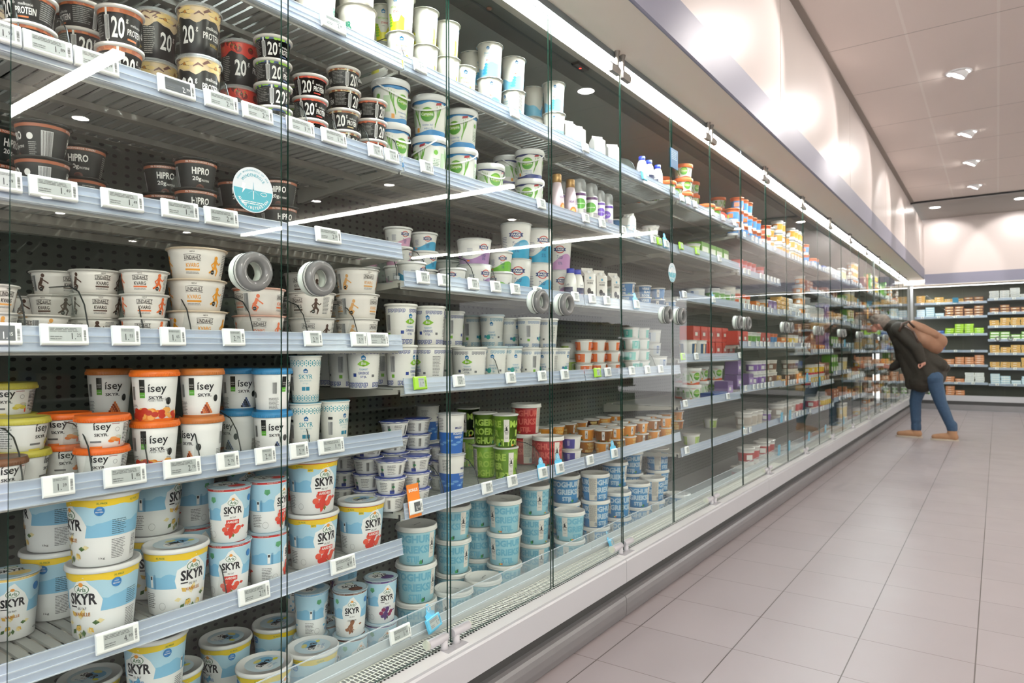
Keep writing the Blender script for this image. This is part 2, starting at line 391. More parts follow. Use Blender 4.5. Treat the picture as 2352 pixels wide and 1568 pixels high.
def kvarg(key, rb, rt, h, colr, desc, inkc=(52, 40, 36), lidc=(226, 222, 216)):
    A = col(*colr); I = col(*inkc); c = Cup(rb, rt, h); s = h/.056 if h < .07 else h/.066
    c.wall(col(240, 234, 228), rim=col(*lidc), rimw=.004, rimh=.004)
    for a in (0, 120, 240):
        c.put(T('LINDAHLS', .034*s, .0085*s, 0, h*.68, .01), I, a, 2)
        c.put(LINE([(-.018*s, h*.76), (0, h*.80), (.018*s, h*.76)], .0009), I, a, 2); c.put(LINE([(-.018*s, h*.58), (0, h*.61), (.018*s, h*.58)], .0009), I, a, 2)
        c.put(T('NESTLÉ', .010*s, .0028*s, 0, h*.87, .02), I, a, 2)
        c.put(T('KVARG', .028*s, .0085*s, 0, h*.44, .015), A if colr[0] > 150 and h > .07 else I, a, 2)
        c.put(RECT(-.016*s, .016*s, h*.27, h*.33), A, a, 2); small_print(c, a, h*.16, h*.24, .03*s, 2, GREY)
        figure(c, a+52, A, s*1.05, h*.12, int(a > 100)); c.put(ELL(.014*s, h*.24, .0048*s, .0048*s), BLK, a+32, 3); c.put(T('10%', .006*s, .0025*s, .014*s, h*.24), WH, a+32, 4)
    small_print(c, 82, h*.15, h*.85, .022*s, 13, GREY); barcode(c, -95, h*.16, h*.8, .012*s)
    c.cap(col(*lidc), .002, .004, .0015)
    c.band(h*.90, h*.995, A, -175, -110, 2); c.lid.add([(rt*.9, -.012, h-.001), (rt+.012, -.008, h+.001), (rt+.010, .010, h+.003), (rt*.9, .012, h+.001)], [(0, 1, 2, 3)], A)
    reg(key, c, h+.001, desc)
kvarg('kb', .044, .053, .055, (92, 66, 56), 'white quark bowl with brown athletes')
kvarg('ko', .042, .050, .055, (238, 112, 52), 'white quark bowl with orange athletes')
kvarg('kc', .046, .056, .055, (236, 170, 90), 'cream quark bowl with yellow print')
kvarg('kY', .056, .069, .078, (240, 160, 40), 'large quark bowl with yellow athletes', lidc=(236, 216, 190))
kvarg('kS', .056, .067, .074, (240, 126, 84), 'large quark bowl with salmon athletes', lidc=(238, 190, 172))
kvarg('kB', .056, .067, .074, (88, 64, 54), 'large quark bowl with brown athletes')
kvarg('kC', .056, .067, .078, (234, 176, 110), 'large quark bowl with sand-coloured athletes')
# skyr tubs with serif wordmark
def isey(key, rb, rt, h, lidc, fruit, desc, big):
    c = Cup(rb, rt, h); L1 = col(*lidc); c.wall(col(248, 247, 246)); I = col(38, 38, 44); FR = [col(*f) for f in fruit]
    def word(a, x, z, s):
        s *= 1.18; c.put(T('ísey', .036*s, .021*s, x, z, .012), I, a, 2); c.put(T('SKYR.', .030*s, .0068*s, x-.002*s, z-.0165*s, .02), I, a, 2)
    if big:
        for a in (0, 180):
            word(a+14, 0, h*.66, 1.0); c.put(RECT(-.007, .007, h*.60, h*.86), BLK, a-26, 2); c.put(RECT(-.007, .007, h*.49, h*.60), col(98, 176, 60), a-26, 2)
            c.put(T('HIGH', .010, .0035, 0, h*.71), WH, a-26, 3); c.put(T('PROTEIN', .010, .0022, 0, h*.66), WH, a-26, 3); c.put(T('LOW SUGAR', .010, .0022, 0, h*.545), WH, a-26, 3)
            rnd = random.Random(8); n = 7
            if fruit[0][2] < 80 and fruit[0][0] > 210:
                for i in range(46): c.put(ELL(rnd.uniform(-.065, .065), h*.09+rnd.uniform(-.002, .018), .009, .0065), FR[i % len(FR)], a+15, 3+i % 3)
                c.put(T('SKYR', .016, .006, .026, h*.46), I, a+14, 2); c.put(T('ON', .008, .005, .026, h*.38), I, a+14, 2); c.put(T('TOP', .012, .007, .026, h*.29), I, a+14, 2); c.put(T('Perzik / Pêche', .036, .006, -.004, h*.44, 0, .3), GREY, a+14, 2)
            else:
                for r_ in range(5):
                    for q in range(5-r_): c.put(POLY([(q*.0065+r_*.0032-.016, h*.10+r_*.0055), (q*.0065+r_*.0032-.0095, h*.10+r_*.0055), (q*.0065+r_*.0032-.0105, h*.10+.006+r_*.0055), (q*.0065+r_*.0032-.016, h*.105+.005+r_*.0055)]), FR[(q+r_) % len(FR)], a+18, 3)
                c.put(T('caramel', .03, .004, 0, h*.05), GREY, a+18, 2)
            barcode(c, a-58, h*.45, h*.72, .012); small_print(c, a-60, h*.08, h*.36, .030, 9)
            c.put(ELL(0, h*.42, .007, .009), BLK, a+46, 3)
        c.cap(L1, .010, .003, .006, ribs=True); c.band(.001, .008, L1, lay=1)
        reg(key, c, h+.0035, desc)
    else:
        for a in (0, 180):
            word(a, 0, h*.70, .85); c.put(RECT(.012, .030, h*.80, h*.82), col(160, 60, 60), a+8, 2); c.put(RING(.026, h*.62, .005, .005, .0007), GREY, a+8, 2)
            for i, (dx, dz) in enumerate(((0, 0), (.008, .003), (.015, .001), (.004, .005))): c.put(ELL(dx+.010, h*.25+dz, .008, .004), FR[i % len(FR)], a+12, 3+i)
            c.put(ELL(.026, h*.36, .008, .005), col(222, 214, 200), a+12, 3); c.put(RECT(-.028, -.002, h*.20, h*.26), GREY, a, 2)
            c.put(RECT(.030, .034, h*.1, h*.26), col(230, 90, 60), a+12, 3); c.put(RECT(.030, .034, h*.26, h*.40), col(90, 180, 90), a+12, 3)
            c.put(RECT(-.03, .0, h*.02, h*.08), FR[0], a, 2)
        small_print(c, 90, h*.12, h*.84, .050, 14, col(60, 60, 60)); barcode(c, 58, h*.2, h*.8, .008, horiz=True); small_print(c, -90, h*.12, h*.84, .04, 10)
        c.cap(L1, .009, .003, .006, ribs=True)
        reg(key, c, h+.0035, desc)
isey('iO', .042, .051, .117, (240, 118, 36), ((238, 140, 50), (246, 176, 90), (200, 60, 40)), 'tall white skyr tub, orange lid', True)
isey('iC', .042, .051, .117, (206, 124, 62), ((150, 62, 32), (222, 128, 76), (184, 90, 50)), 'tall white skyr tub, caramel lid', True)
isey('iB', .042, .051, .115, (60, 142, 196), ((26, 30, 48), (84, 100, 140), (50, 58, 86)), 'tall white skyr tub, blue lid', True)
isey('io', .043, .053, .068, (240, 112, 40), ((244, 130, 50), (240, 160, 90)), 'low white skyr tub, orange lid', False)
isey('iy', .043, .053, .068, (206, 196, 84), ((226, 206, 90), (240, 226, 130)), 'low white skyr tub, yellow lid', False)
isey('ib', .043, .053, .068, (122, 84, 60), ((150, 100, 70), (120, 80, 60)), 'low white skyr tub, brown lid', False)
# tall white skyr with knitted borders
def house(c, ang, z, s, mt, lay=2):
    c.put(POLY([(0, z+.009*s), (.007*s, z+.003*s), (.006*s, z-.006*s), (-.006*s, z-.006*s), (-.008*s, z+.004*s)]), mt, ang, lay)
    c.put(T('ah', .008*s, .006*s, 0, z-.0005*s, .02), WH, ang, lay+1)
c = Cup(.037, .045, .136); c.wall(col(238, 236, 230), rim=col(236, 236, 230)); TE = col(60, 158, 176)
for z0 in (.006, .106):
    rects = []
    for i in range(48):
        x = -PI*.045+i*2*PI*.045/48
        for j in range(5):
            if (i+j) % 2 == 0 or j == 2: rects.append((x, x+.0036, z0+j*.0036, z0+j*.0036+.0031))
    c.put(BARS(rects), TE, 0, 1)
for a in (0, 180):
    house(c, a, .096-.004, .9, col(40, 110, 170)); c.put(T('SKYR', .042, .013, 0, .076, .005), TE, a, 2); c.put(T('IJSLANDSE', .034, .005, 0, .064), col(150, 190, 200), a, 2); c.put(T('STIJL', .018, .005, 0, .056), col(150, 190, 200), a, 2)
    c.put(RECT(-.012, -.001, .036, .047), col(40, 130, 160), a, 2); c.put(RECT(.001, .012, .036, .047), col(40, 130, 160), a, 2)
small_print(c, 90, .032, .100, .032, 16, INK); barcode(c, -62, .036, .075, .014); c.put(RECT(-.007, .007, .082, .090), INK, -62, 2)
c.lid.lathe([(.0468, .136), (.0468, .1368), (.001, .1372)], col(86, 150, 176, .25), 40)
reg('sk', c, .1375, 'tall white skyr cup, teal knit borders')
# the wordmark skyr tubs in many flavours
def cloud(c, z, mt, a0, a1, lay=1, amp=.006): c.band(z, c.h*.985, mt, a0, a1, lay, bot=lambda d: amp*abs(math.sin(math.radians(d*5)))-amp*.5)
def arla(key, rb, rt, h, band, fl, flcol, desc, xl=False, lidc=(232, 232, 232), new=False, film=False, off=False):
    c = Cup(rb, rt, h); c.wall(col(242, 242, 242), rim=col(244, 244, 244)); s = rt/.052; SKY = col(178, 216, 236); DEEP = col(136, 194, 228)
    c.band(h*.42, h*.93, SKY, lay=1); c.band(h*.42, h*.62, DEEP, lay=1.3, top=wav(6, .004))
    # white cloud behind the wordmark, front and back
    for a in (0, 180):
        c.put(POLY([(-.029*s, h*.40), (.029*s, h*.40), (.033*s, h*.58), (.024*s, h*.72), (.014*s, h*.80), (.004*s, h*.90), (-.006*s, h*.86), (-.014*s, h*.76), (-.029*s, h*.70), (-.033*s, h*.54)]), col(244, 244, 244), a, 2)
        c.put(ELL(0, h*.735, .013*s, .008*s, 20), col(60, 120, 70), a, 3); c.put(ELL(0, h*.735, .0118*s, .0068*s, 20), col(246, 246, 246), a, 4)
        c.put(T('Arla', .016*s, .0078*s, 0, h*.735, .015, .15), col(50, 110, 60), a, 5); c.put(ELL(0, h*.80, .004*s, .0035*s), col(240, 160, 70), a, 5)
        c.put(T('SKYR', .048*s, .0185*s, .001, h*.60, .035), INK, a, 3); c.put(RECT(-.023*s, -.010*s, h*.595-.0135*s, h*.595-.0112*s), INK, a, 3)
        c.put(T('0% FAT', .016*s, .0042*s, 0, h*.465, .005), INK, a, 4)
        c.put(T(fl, .028*s, .0058*s, 0, h*.385, .02), col(*flcol) if not fl == 'AARDBEI' else WH, a, 6)
        if fl == 'AARDBEI': c.put(RECT(-.017*s, .017*s, h*.345, h*.425), col(214, 60, 48), a, 5.5)
        rnd = random.Random(3)
        f1 = {'VANILLE': ((240, 224, 170), (228, 186, 90), (80, 110, 60)), 'AARDBEI': ((216, 62, 48), (230, 92, 70), (70, 130, 60)), 'COCONUT': ((150, 100, 70), (244, 240, 236), (110, 70, 50)),
              'NATUREL': ((100, 180, 220), (150, 210, 235), (70, 150, 205)), 'BOSVRUCHTEN': ((90, 60, 120), (150, 50, 90), (70, 90, 60))}[fl]
        for i in range(16):
            g = rnd.uniform(0, 2*PI); d = rnd.uniform(.006, .022)*s; x, z = d*math.cos(g)*1.2, h*.27+d*math.sin(g)*.75
            if fl in ('VANILLE', 'NATUREL') or i % 4 == 3: c.put(POLY([(x, z), (x+.007*s*math.cos(g+.6), z+.007*s*math.sin(g+.6)), (x+.013*s*math.cos(g), z+.012*s*math.sin(g)), (x+.007*s*math.cos(g-.6), z+.007*s*math.sin(g-.6))]), col(*f1[i % 3]), a, 4)
            else: c.put(ELL(x, z, .0075*s, .0065*s, 10), col(*f1[i % 2]), a, 4+i % 2)
    c.band(h*.85 if xl else h*.94, h*.985, col(*band), lay=2.5, bot=(wav(5, .002) if xl else None))
    if xl:
        for a in (-62, 62, 118, -118): c.put(T('XL PACK', .022, .0045, 0, h*.895, .01), col(60, 130, 60), a, 5)
        if band[2] > 60 and False: pass
        for a in (58, 238): c.put(ELL(0, h*.79, .0105, .0105, 24), col(44, 122, 190), a, 5); c.put(T('HIGH', .009, .0028, 0, h*.81), WH, a, 6); c.put(T('PROTEIN', .015, .0028, 0, h*.775, .02), WH, a, 6)
        if new: c.band(h*.935, h*.99, col(206, 44, 40), lay=3); c.put(RECT(-.008, .008, h*.80, h*.90), col(238, 200, 40), -36, 4); c.put(T('NEW', .012, .0042, 0, h*.83, .02), col(60, 130, 60), -36, 5)
    else:
        for a in (-40, 20, 80, 140, 200, 260): c.put(T(fl+' 0% FAT', .030, .0026, 0, h*.962), WH, a, 4)
        c.put(ELL(0, h*.78, .009, .009, 20), col(44, 122, 190), 56, 5); c.put(POLY([(-.006, h*.84), (.006, h*.84), (.008, h*.77), (0, h*.73), (-.008, h*.77)]), col(96, 170, 120), -56, 5)
    small_print(c, 92, h*.44, h*.66, .034, 8, col(70, 100, 120)); small_print(c, 92, h*.10, h*.38, .034, 12); small_print(c, -90, h*.12, h*.36, .03, 8)
    barcode(c, 128, h*.1, h*.38, .014, horiz=True); c.put(RECT(-.004, .004, h*.44, h*.62), WHITE, -84, 4); c.put(RECT(-.0025, .0025, h*.56, h*.61), INK, -84, 5); c.put(BARCODE(.006, .012, h*.42, h*.64), col(90, 150, 190), -84, 3)
    c.put(RING(0, h*.16, .009, .009, .0006), GREY, -62, 3); c.put(T('1kg' if xl else '450g', .014, .006, 0, h*.12), INK, 62, 3)
    if xl:
        c.cap(mat('frosted_lid', lidc, .22, coat=.3), .008, .004, .004, recess=.0025)
        R = rt*.72
        c.top(ELL(0, 0, R, R, 28), col(206, 226, 238), 1); c.top(ELL(.012, .010, R*.5, R*.42, 18), col(120, 184, 224), 2); c.top(ELL(-.016, -.012, R*.4, R*.5, 18), col(242, 244, 246), 2)
        c.top(T('SKYR', .052, .020, 0, 0, .03), INK, 3); c.top(ELL(0, .024, .014, .008), col(226, 214, 120), 3); c.top(T('0% FAT', .02, .006, 0, -.018), INK, 3); c.top(ELL(.034, -.010, .009, .006), col(226, 220, 60), 3)
        c.top(T(fl, .034, .007, 0, -.029), col(60, 120, 180), 3)
    else:
        c.cap(mat('foil_lid', (196, 214, 226), .25, .3), .0015, .003, .001)
        R = rt
        c.top(ELL(0, 0, R*.98, R*.98, 32), col(186, 214, 230), 1); c.top(ELL(-.01, .008, R*.55, R*.5, 18), col(244, 246, 248), 2); c.top(ELL(.014, -.022, R*.42, R*.34, 18), col(*band), 2)
        c.top(T('SKYR', .052, .022, 0, .004, .03), INK, 3); c.top(ELL(0, .032, .014, .009), col(70, 140, 90), 3); c.top(ELL(0, .032, .011, .006), WH, 4)
    if off:
        c.put(RECT(-.021, .021, h*.08, h*.46), col(206, 40, 36), -2, 7); c.put(RECT(-.018, .018, h*.14, h*.42), WH, -2, 8); c.put(T('35%', .022, .012, 0, h*.34, .02), INK, -2, 9); c.put(T('korting', .026, .010, 0, h*.22, .01), INK, -2, 9); c.put(RECT(-.018, .018, h*.09, h*.14), col(70, 150, 210), -2, 9)
    reg(key, c, h+(.0015 if xl else .001), desc)
arla('XV', .060, .073, .160, (244, 206, 44), 'VANILLE', (190, 120, 30), 'large vanilla skyr tub, yellow band', True)
arla('XR', .060, .073, .160, (244, 206, 44), 'AARDBEI', (255, 255, 255), 'large strawberry skyr tub, clear lid', True, new=True)
arla('XN', .060, .073, .160, (236, 206, 44), 'NATUREL', (60, 130, 190), 'large plain skyr tub, white lid', True, lidc=(244, 244, 244))
arla('aV', .044, .053, .143, (240, 208, 120), 'VANILLE', (190, 120, 30), 'half-size vanilla skyr tub')
arla('aR', .044, .053, .143, (202, 44, 44), 'AARDBEI', (255, 255, 255), 'half-size strawberry skyr tub, red rim')
arla('aC', .044, .053, .143, (110, 66, 48), 'COCONUT', (60, 40, 30), 'half-size coconut skyr tub, brown rim')
arla('aB', .044, .053, .143, (86, 60, 130), 'BOSVRUCHTEN', (90, 60, 130), 'half-size forest-fruit skyr tub, purple rim')
arla('aD', .044, .053, .143, (86, 60, 130), 'BOSVRUCHTEN', (90, 60, 130), 'forest-fruit skyr tub with discount sticker', off=True)
arla('aN', .044, .053, .143, (120, 180, 220), 'NATUREL', (60, 130, 190), 'half-size plain skyr tub, blue print')
# Greek-style tubs with meander border
def meander(c, z, hh, mt, lay=2):
    rects = []; n = int(2*PI*c.rt/(hh*1.12)); p = 2*PI*c.rt/n; t = hh*.13
    for i in range(n):
        x = -PI*c.rt+i*p
        if i % 6 == 5: continue
        w_ = p*.86
        rects += [(x, x+w_, z+hh-t, z+hh), (x, x+t, z, z+hh), (x, x+w_*.75, z, z+t), (x+w_-t, x+w_, z+hh*.25, z+hh), (x+w_*.32, x+w_, z+hh*.25, z+hh*.25+t), (x+w_*.32, x+w_*.32+t, z+hh*.25, z+hh*.65), (x+w_*.32, x+w_*.66, z+hh*.62, z+hh*.62+t)]
    c.put(BARS(rects), mt, 0, lay)
def greek(key, rb, rt, h, ink, desc, bio=True, second=(60, 140, 190), rim=(238, 236, 230)):
    c = Cup(rb, rt, h); c.wall(col(242, 240, 235), rim=col(*rim), rimw=.003, rimh=.006); A = col(*ink)
    meander(c, h*.80, h*.085, A); meander(c, h*.04, h*.105, A)
    for a in (0, 180):
        house(c, a, h*.71, 1.05, col(40, 130, 190))
        if bio:
            c.put(POLY([(-.021, h*.57), (-.012, h*.625), (0, h*.665), (.012, h*.63), (.022, h*.585), (.012, h*.535), (0, h*.515), (-.012, h*.53)]), col(140, 196, 50), a, 3); c.put(T('Bio', .016, .010, 0, h*.59, .01, .2), WH, a, 4)
        else: c.put(ELL(-.016, h*.30, .010, .010), col(70, 170, 160), a, 3)
        c.put(T('YOGHURT', .030, .006, 0, h*.45, .005), col(*second), a, 2); c.put(T('GRIEKSE', .037, .0085, 0, h*.365, .012), A, a, 2); c.put(T('STIJL', .022, .0085, 0, h*.275, .012), A, a, 2)
        c.put(RECT(-.030, -.018, h*.28, h*.36), A, a-8, 2); c.put(RECT(.026, .036, h*.27, h*.33), GREY, a+4, 2)
    small_print(c, 90, h*.22, h*.74, .034, 14, GREY); barcode(c, -92, h*.36, h*.74, .017); c.put(RECT(-.006, .006, h*.22, h*.30), col(130, 190, 60), -92, 2)
    c.cap(col(*rim), .006, .003, .0025)
    reg(key, c, h+.001, desc)
greek('gb', .045, .054, .138, (44, 70, 150), 'white Greek-style yoghurt tub, green leaf')
greek('gw', .060, .068, .132, (50, 62, 96), 'wide Greek-style yoghurt tub, green leaf')
greek('gl', .045, .052, .136, (84, 158, 190), 'Greek-style yoghurt tub, light-blue border', False, rim=(190, 208, 214))
greek('gn', .042, .050, .130, (70, 124, 178), 'Greek-style yoghurt tub, mid-blue border', False)
# strained yoghurt with banner
def fage(key, rb, rt, h, colr, pct, desc, n=2, sc=1):
    c = Cup(rb, rt, h); c.wall(col(236, 234, 230)); A = col(*colr)
    c.band(0.001, h*.36, A, lay=1, top=lambda d: h*.17*math.sin(math.radians(d*2+20)))
    for i in range(n):
        a = i*360/n; s = sc
        c.put(RING(0, h*.66, .017*s, .013*s, .003*s, 16, .25, PI-.25), col(206, 60, 48), a, 3); c.put(RING(0, h*.66, .017*s, .013*s, .003*s, 16, PI+.25, 2*PI-.25), col(206, 60, 48), a, 3)
        c.put(POLY([(-.023*s, h*.66+.0045*s), (-.019*s, h*.66), (-.023*s, h*.66-.0045*s), (-.017*s, h*.66-.0055*s), (.017*s, h*.66-.0055*s), (.023*s, h*.66-.0045*s), (.019*s, h*.66), (.023*s, h*.66+.0045*s), (.017*s, h*.66+.0055*s), (-.017*s, h*.66+.0055*s)]), col(44, 62, 120), a, 4)
        c.put(T('FAGE', .028*s, .0065*s, 0, h*.66, .03), WH, a, 5); c.put(T('Total', .024*s, .012*s, 0, h*.66-.026*s, .0, .35), col(44, 62, 120), a, 3)
        c.put(T(pct, .016*s, .010*s, .002, h*.22, 0), col(44, 90, 140), a, 3)
        small_print(c, a-52, h*.30, h*.62, .022*s, 7, col(110, 120, 150)); c.put(RECT(-.006, .006, h*.1, h*.16), col(230, 130, 60), a-60, 3); barcode(c, a+90, h*.2, h*.5, .012)
    c.cap(CLEAR if sc > 1 else col(232, 232, 230), .005, .003, .003)
    reg(key, c, h+.0015, desc)
fage('FB', .055, .066, .150, (50, 166, 208), '5%', 'large strained yoghurt tub, blue wave', sc=1.45)
fage('FP', .055, .066, .148, (204, 150, 200), '0%', 'large strained yoghurt tub, pink wave', sc=1.4)
fage('FM', .056, .068, .098, (180, 140, 190), '0%', 'medium strained yoghurt tub, mauve wave', sc=1.1)
fage('Fb', .040, .050, .068, (70, 170, 214), '5%', 'small strained yoghurt cup, blue wave', sc=.8)
fage('Fp', .040, .050, .068, (214, 160, 190), '0%', 'small strained yoghurt cup, pink wave', sc=.8)
fage('Fg', .041, .050, .082, (120, 190, 70), '2%', 'strained yoghurt cup, green wave', sc=.85)
# buckets with handle
def campina(key, rb, rt, h, stripe, desc, lidc=(240, 240, 238), handle=True):
    c = Cup(rb, rt, h); c.wall(col(238, 238, 232)); A = col(*stripe); G = col(110, 170, 60)
    c.band(h*.80, h*.88, A, lay=1, bot=wav(3, .003)); c.band(.002, h*.14, A, lay=1, top=wav(2, .004))
    for a in (0, 180):
        c.put(ELL(0, h*.52, .030, .028, 26), col(226, 236, 200), a, 2); c.put(ELL(0, h*.52, .027, .025, 26), col(84, 156, 52), a, 3); c.put(ELL(0, h*.56, .022, .015, 22), col(140, 190, 60), a, 4)
        c.put(T('Campina', .046, .014, 0, h*.52, .01, .1), WH, a, 5); c.put(T('Griekse Stijl', .042, .008, 0, h*.27, 0, .1), col(70, 120, 180), a, 2); c.put(T('yoghurt 2%', .036, .007, .004, h*.19), col(70, 120, 180), a, 2)
        for k in range(3):
            for sg in (-1, 1): c.put(LINE([(sg*.030, h*(.20+.04*k)), (sg*(.040+.004*k), h*(.45+.05*k)), (sg*(.038+.010*k), h*(.72+.03*k))], [.002, .006, .001]), G, a, 2)
        c.put(POLY([(-.012, h*.74), (.010, h*.77), (.012, h*.83), (-.010, h*.80)]), col(170, 50, 56), a+42, 4); c.put(RECT(-.006, .006, h*.12, h*.22), col(236, 160, 60), a-38, 4)
        c.put(ELL(0, h*.62, .0085, .0085), G, a+90, 3); c.put(RECT(-.012, .012, h*.36, h*.70), col(222, 228, 216), a+90, 2); c.put(RECT(-.002, .022, h*.26, h*.62), col(190, 214, 180), a+112, 2)
        small_print(c, a+92, h*.22, h*.48, .03, 7, col(120, 150, 120))
    c.cap(col(*lidc), .022, .004, .003)
    if handle:
        hb = MB(); r = rt+.006; pts = []
        for i in range(17):
            g = PI*i/16; pts.append((-r*math.cos(g), -r*math.sin(g)*.99, h*.90-.045*math.sin(g)))
        vs = []; fs = []
        for x, y, z in pts: vs += [(x, y, z-.003), (x, y, z+.003), (x*.985, y*.985, z+.003), (x*.985, y*.985, z-.003)]
        for i in range(16):
            for k in range(4): fs.append((4*i+k, 4*i+(k+1) % 4, 4*i+4+(k+1) % 4, 4*i+4+k))
        hb.add(vs, fs, col(236, 236, 234)); c.extra.append(('handle', hb))
    reg(key, c, h+.001, desc, 'bucket')
campina('cb', .052, .062, .148, (60, 140, 200), 'white yoghurt bucket, blue stripes')
campina('cn', .052, .061, .128, (50, 66, 130), 'white yoghurt bucket, navy stripes')
campina('co', .048, .058, .092, (220, 96, 50), 'white yoghurt bucket, orange lid', (236, 118, 56), False)
campina('cr', .056, .066, .110, (220, 96, 60), 'wide yoghurt bucket, orange-red stripe', handle=False)
# windmill buckets and cups
def mill(c, ang, z, s, lay=4):
    I = INK
    c.put(POLY([(-.006*s, z-.010*s), (.006*s, z-.010*s), (.0025*s, z+.008*s), (0, z+.011*s), (-.0025*s, z+.008*s)]), I, ang, lay)
    for g in (35, 125, 215, 305):
        t = math.radians(g); c.put(LINE([(0, z+.008*s), (.013*s*math.cos(t), z+.008*s+.015*s*math.sin(t))], .0012*s), I, ang, lay)
    c.put(LINE([(-.012*s, z-.011*s), (0, z-.009*s), (.012*s, z-.012*s)], .003*s), I, ang, lay)
    c.put(T('Zaanse', .022*s, .0055*s, 0, z-.018*s, .02, .2), I, ang, lay); c.put(T('Hoeve', .017*s, .0048*s, .001, z-.025*s, .02, .2), I, ang, lay)
def zaanse(key, rb, rt, h, base, letters, words, desc, big=True, rim=None, cat='bucket', scale=1.0):
    c = Cup(rb, rt, h); c.wall(col(*base)); A = col(*letters)
    n = len(words); zh = h*.84/n; fs_ = zh*.76
    for a in (60, 180, 300) if big else (100, 260):
        for i, wd in enumerate(words): c.put(T(wd, None, fs_, .004*((i % 2)*2-1), h*.86-zh*(i+.5), .045), A, a, 2)
    c.put(RECT(-.014*scale, .014*scale, h*.18, h*.86), col(238, 232, 224), 0, 3); mill(c, 0, h*.58, .95*scale); c.put(T('YOGHURT', .018*scale, .003, 0, h*.30), INK, 0, 4); small_print(c, 0, h*.22, h*.27, .016*scale, 2)
    c.put(POLY([(-.006, h*.05), (.006, h*.05), (.006, h*.13), (0, h*.16), (-.006, h*.12)]), col(60, 160, 90), -40, 4); c.put(RECT(.004, .008, h*.08, h*.17), INK, -40, 5)
    for i, q in enumerate(((60, 150, 90), (160, 200, 90), (246, 200, 70), (236, 140, 60), (220, 80, 50))): c.put(RECT(-.009+i*.0036, -.0054+i*.0036, h*.05, h*.10), col(*q), 30, 5)
    c.put(RECT(-.022*scale, .022*scale, h*.04, h*.90), col(228, 220, 206), 128 if big else 180, 3); small_print(c, 128 if big else 180, h*.26, h*.86, .038*scale, 16, GREY, lay=4); barcode(c, 140 if big else 192, h*.08, h*.22, .014, 5)
    if big:
        c.cap(col(244, 242, 238), .014, .004, .004, recess=.003); c.lid.lathe([(rt+.0045, h-.014), (rt+.0058, h-.013), (rt+.0058, h-.0105), (rt+.0045, h-.0095)], col(244, 242, 238), 40, cap0=False, cap1=False)
        c.top(T('Zaanse Hoeve', .044, .009, 0, 0, .01, .2), INK, 1); c.top(RING(0, 0, rt*.8, rt*.8, .0012, 32), col(226, 224, 220), 1)
    else: c.wall(col(*base), rim=col(240, 238, 234), rimw=.003, rimh=.006); c.cap(col(*(rim or (238, 236, 232))), .002, .003, .0015)
    reg(key, c, h+(.001 if big else .0005), desc, cat)
zaanse('zl', .062, .071, .134, (160, 212, 226), (112, 184, 212), ('YOGHURT', 'GRIEKSE', 'STIJL'), 'light-blue windmill yoghurt bucket')
zaanse('zb', .062, .071, .134, (56, 140, 200), (200, 224, 240), ('YOGHURT', 'GRIEKSE', 'STIJL'), 'blue windmill yoghurt bucket')
zaanse('zr', .058, .068, .138, (186, 44, 48), (226, 110, 100), ('YOGHURT', 'TURKSE', 'STIJL'), 'red windmill yoghurt bucket')
zaanse('zg', .042, .050, .134, (140, 188, 60), (180, 214, 90), ('MAGERE', 'ROER', 'YOGHURT'), 'green windmill yoghurt cup', False, scale=.85)
zaanse('zo', .036, .045, .062, (240, 158, 40), (250, 214, 130), ('VERSE', 'CREME', 'FRAICHE'), 'orange windmill cream cup', False, scale=.55)
zaanse('zv', .036, .043, .066, (46, 130, 196), (226, 236, 244), ('VERSE', 'SLAG', 'ROOM'), 'blue windmill cream cup', False, scale=.6)
# plain foil-lidded small cups, tall blue-and-white cup
def foilcup(key, rb, rt, h, lidc, desc, draw=None, base=(232, 230, 226), wave=0, pitch=None):
    c = Cup(rb, rt, h); c.wall(col(*base), rim=col(*base), rimw=.004, rimh=.003)
    if draw: draw(c)
    m = col(*lidc, .25); n = 40; vs = [(0, 0, h+.002)]; 
    for i in range(n):
        a = 2*PI*i/n; r = rt+.006+.001*math.sin(i*2.2); vs.append((r*math.cos(a), r*math.sin(a), h-.001-wave*(.5+.5*math.sin(i*1.7))))
    for i in range(n): a = 2*PI*i/n; vs.append((rt*.96*math.cos(a), rt*.96*math.sin(a), h+.0015))
    fs = [(1+i, 1+(i+1) % n, 1+n+(i+1) % n, 1+n+i) for i in range(n)]+[(0, 1+n+i, 1+n+(i+1) % n) for i in range(n)]
    c.lid.add(vs, fs, m, True); reg(key, c, pitch or h+.002, desc, 'cup')
def dr(c): 
    for a in (-70, 10, 90, 170): small_print(c, a, c.h*.2, c.h*.8, .03, 6, GREY); barcode(c, a+38, c.h*.2, c.h*.75, .010, panel=False)
    c.put(RECT(-.009, .009, c.h*.08, c.h*.3), col(50, 70, 150), -34, 3); c.put(ELL(.004, c.h*.5, .006, .004), col(80, 170, 110), -34, 3)
foilcup('ct', .040, .051, .054, (66, 88, 176), 'small white cup, blue foil lid', dr, wave=.002)
foilcup('cw', .040, .048, .056, (214, 214, 214), 'small white cup, silver foil lid', dr)
def dr(c):
    c.band(.004, c.h*.55, col(44, 104, 186), lay=1); 
    for i in range(14): c.put(ELL(-.12+i*.02, c.h*(.25+.05*(i % 3)), .014, .004), col(110, 160, 214), 0, 2)
    for a in (20, 200): c.put(T('MILDE', .030, .008, 0, c.h*.66, .02), col(44, 60, 130), a, 2); c.put(T('HOLLANDSE', .044, .009, 0, c.h*.52, .02), WH, a, 3); c.put(T('HANGOP', .034, .009, 0, c.h*.43, .02), WH, a, 3)
    small_print(c, -70, c.h*.6, c.h*.9, .03, 8)
foilcup('mh', .040, .049, .148, (222, 226, 232), 'tall yoghurt cup, blue lower half', dr)
foilcup('qt', .048, .058, .080, (236, 234, 230), 'wide white quark tub', lambda c: (c.put(RECT(-.014, .014, .02, .05), INK, 0, 2), small_print(c, 60, .01, .07, .03, 9)), wave=0)
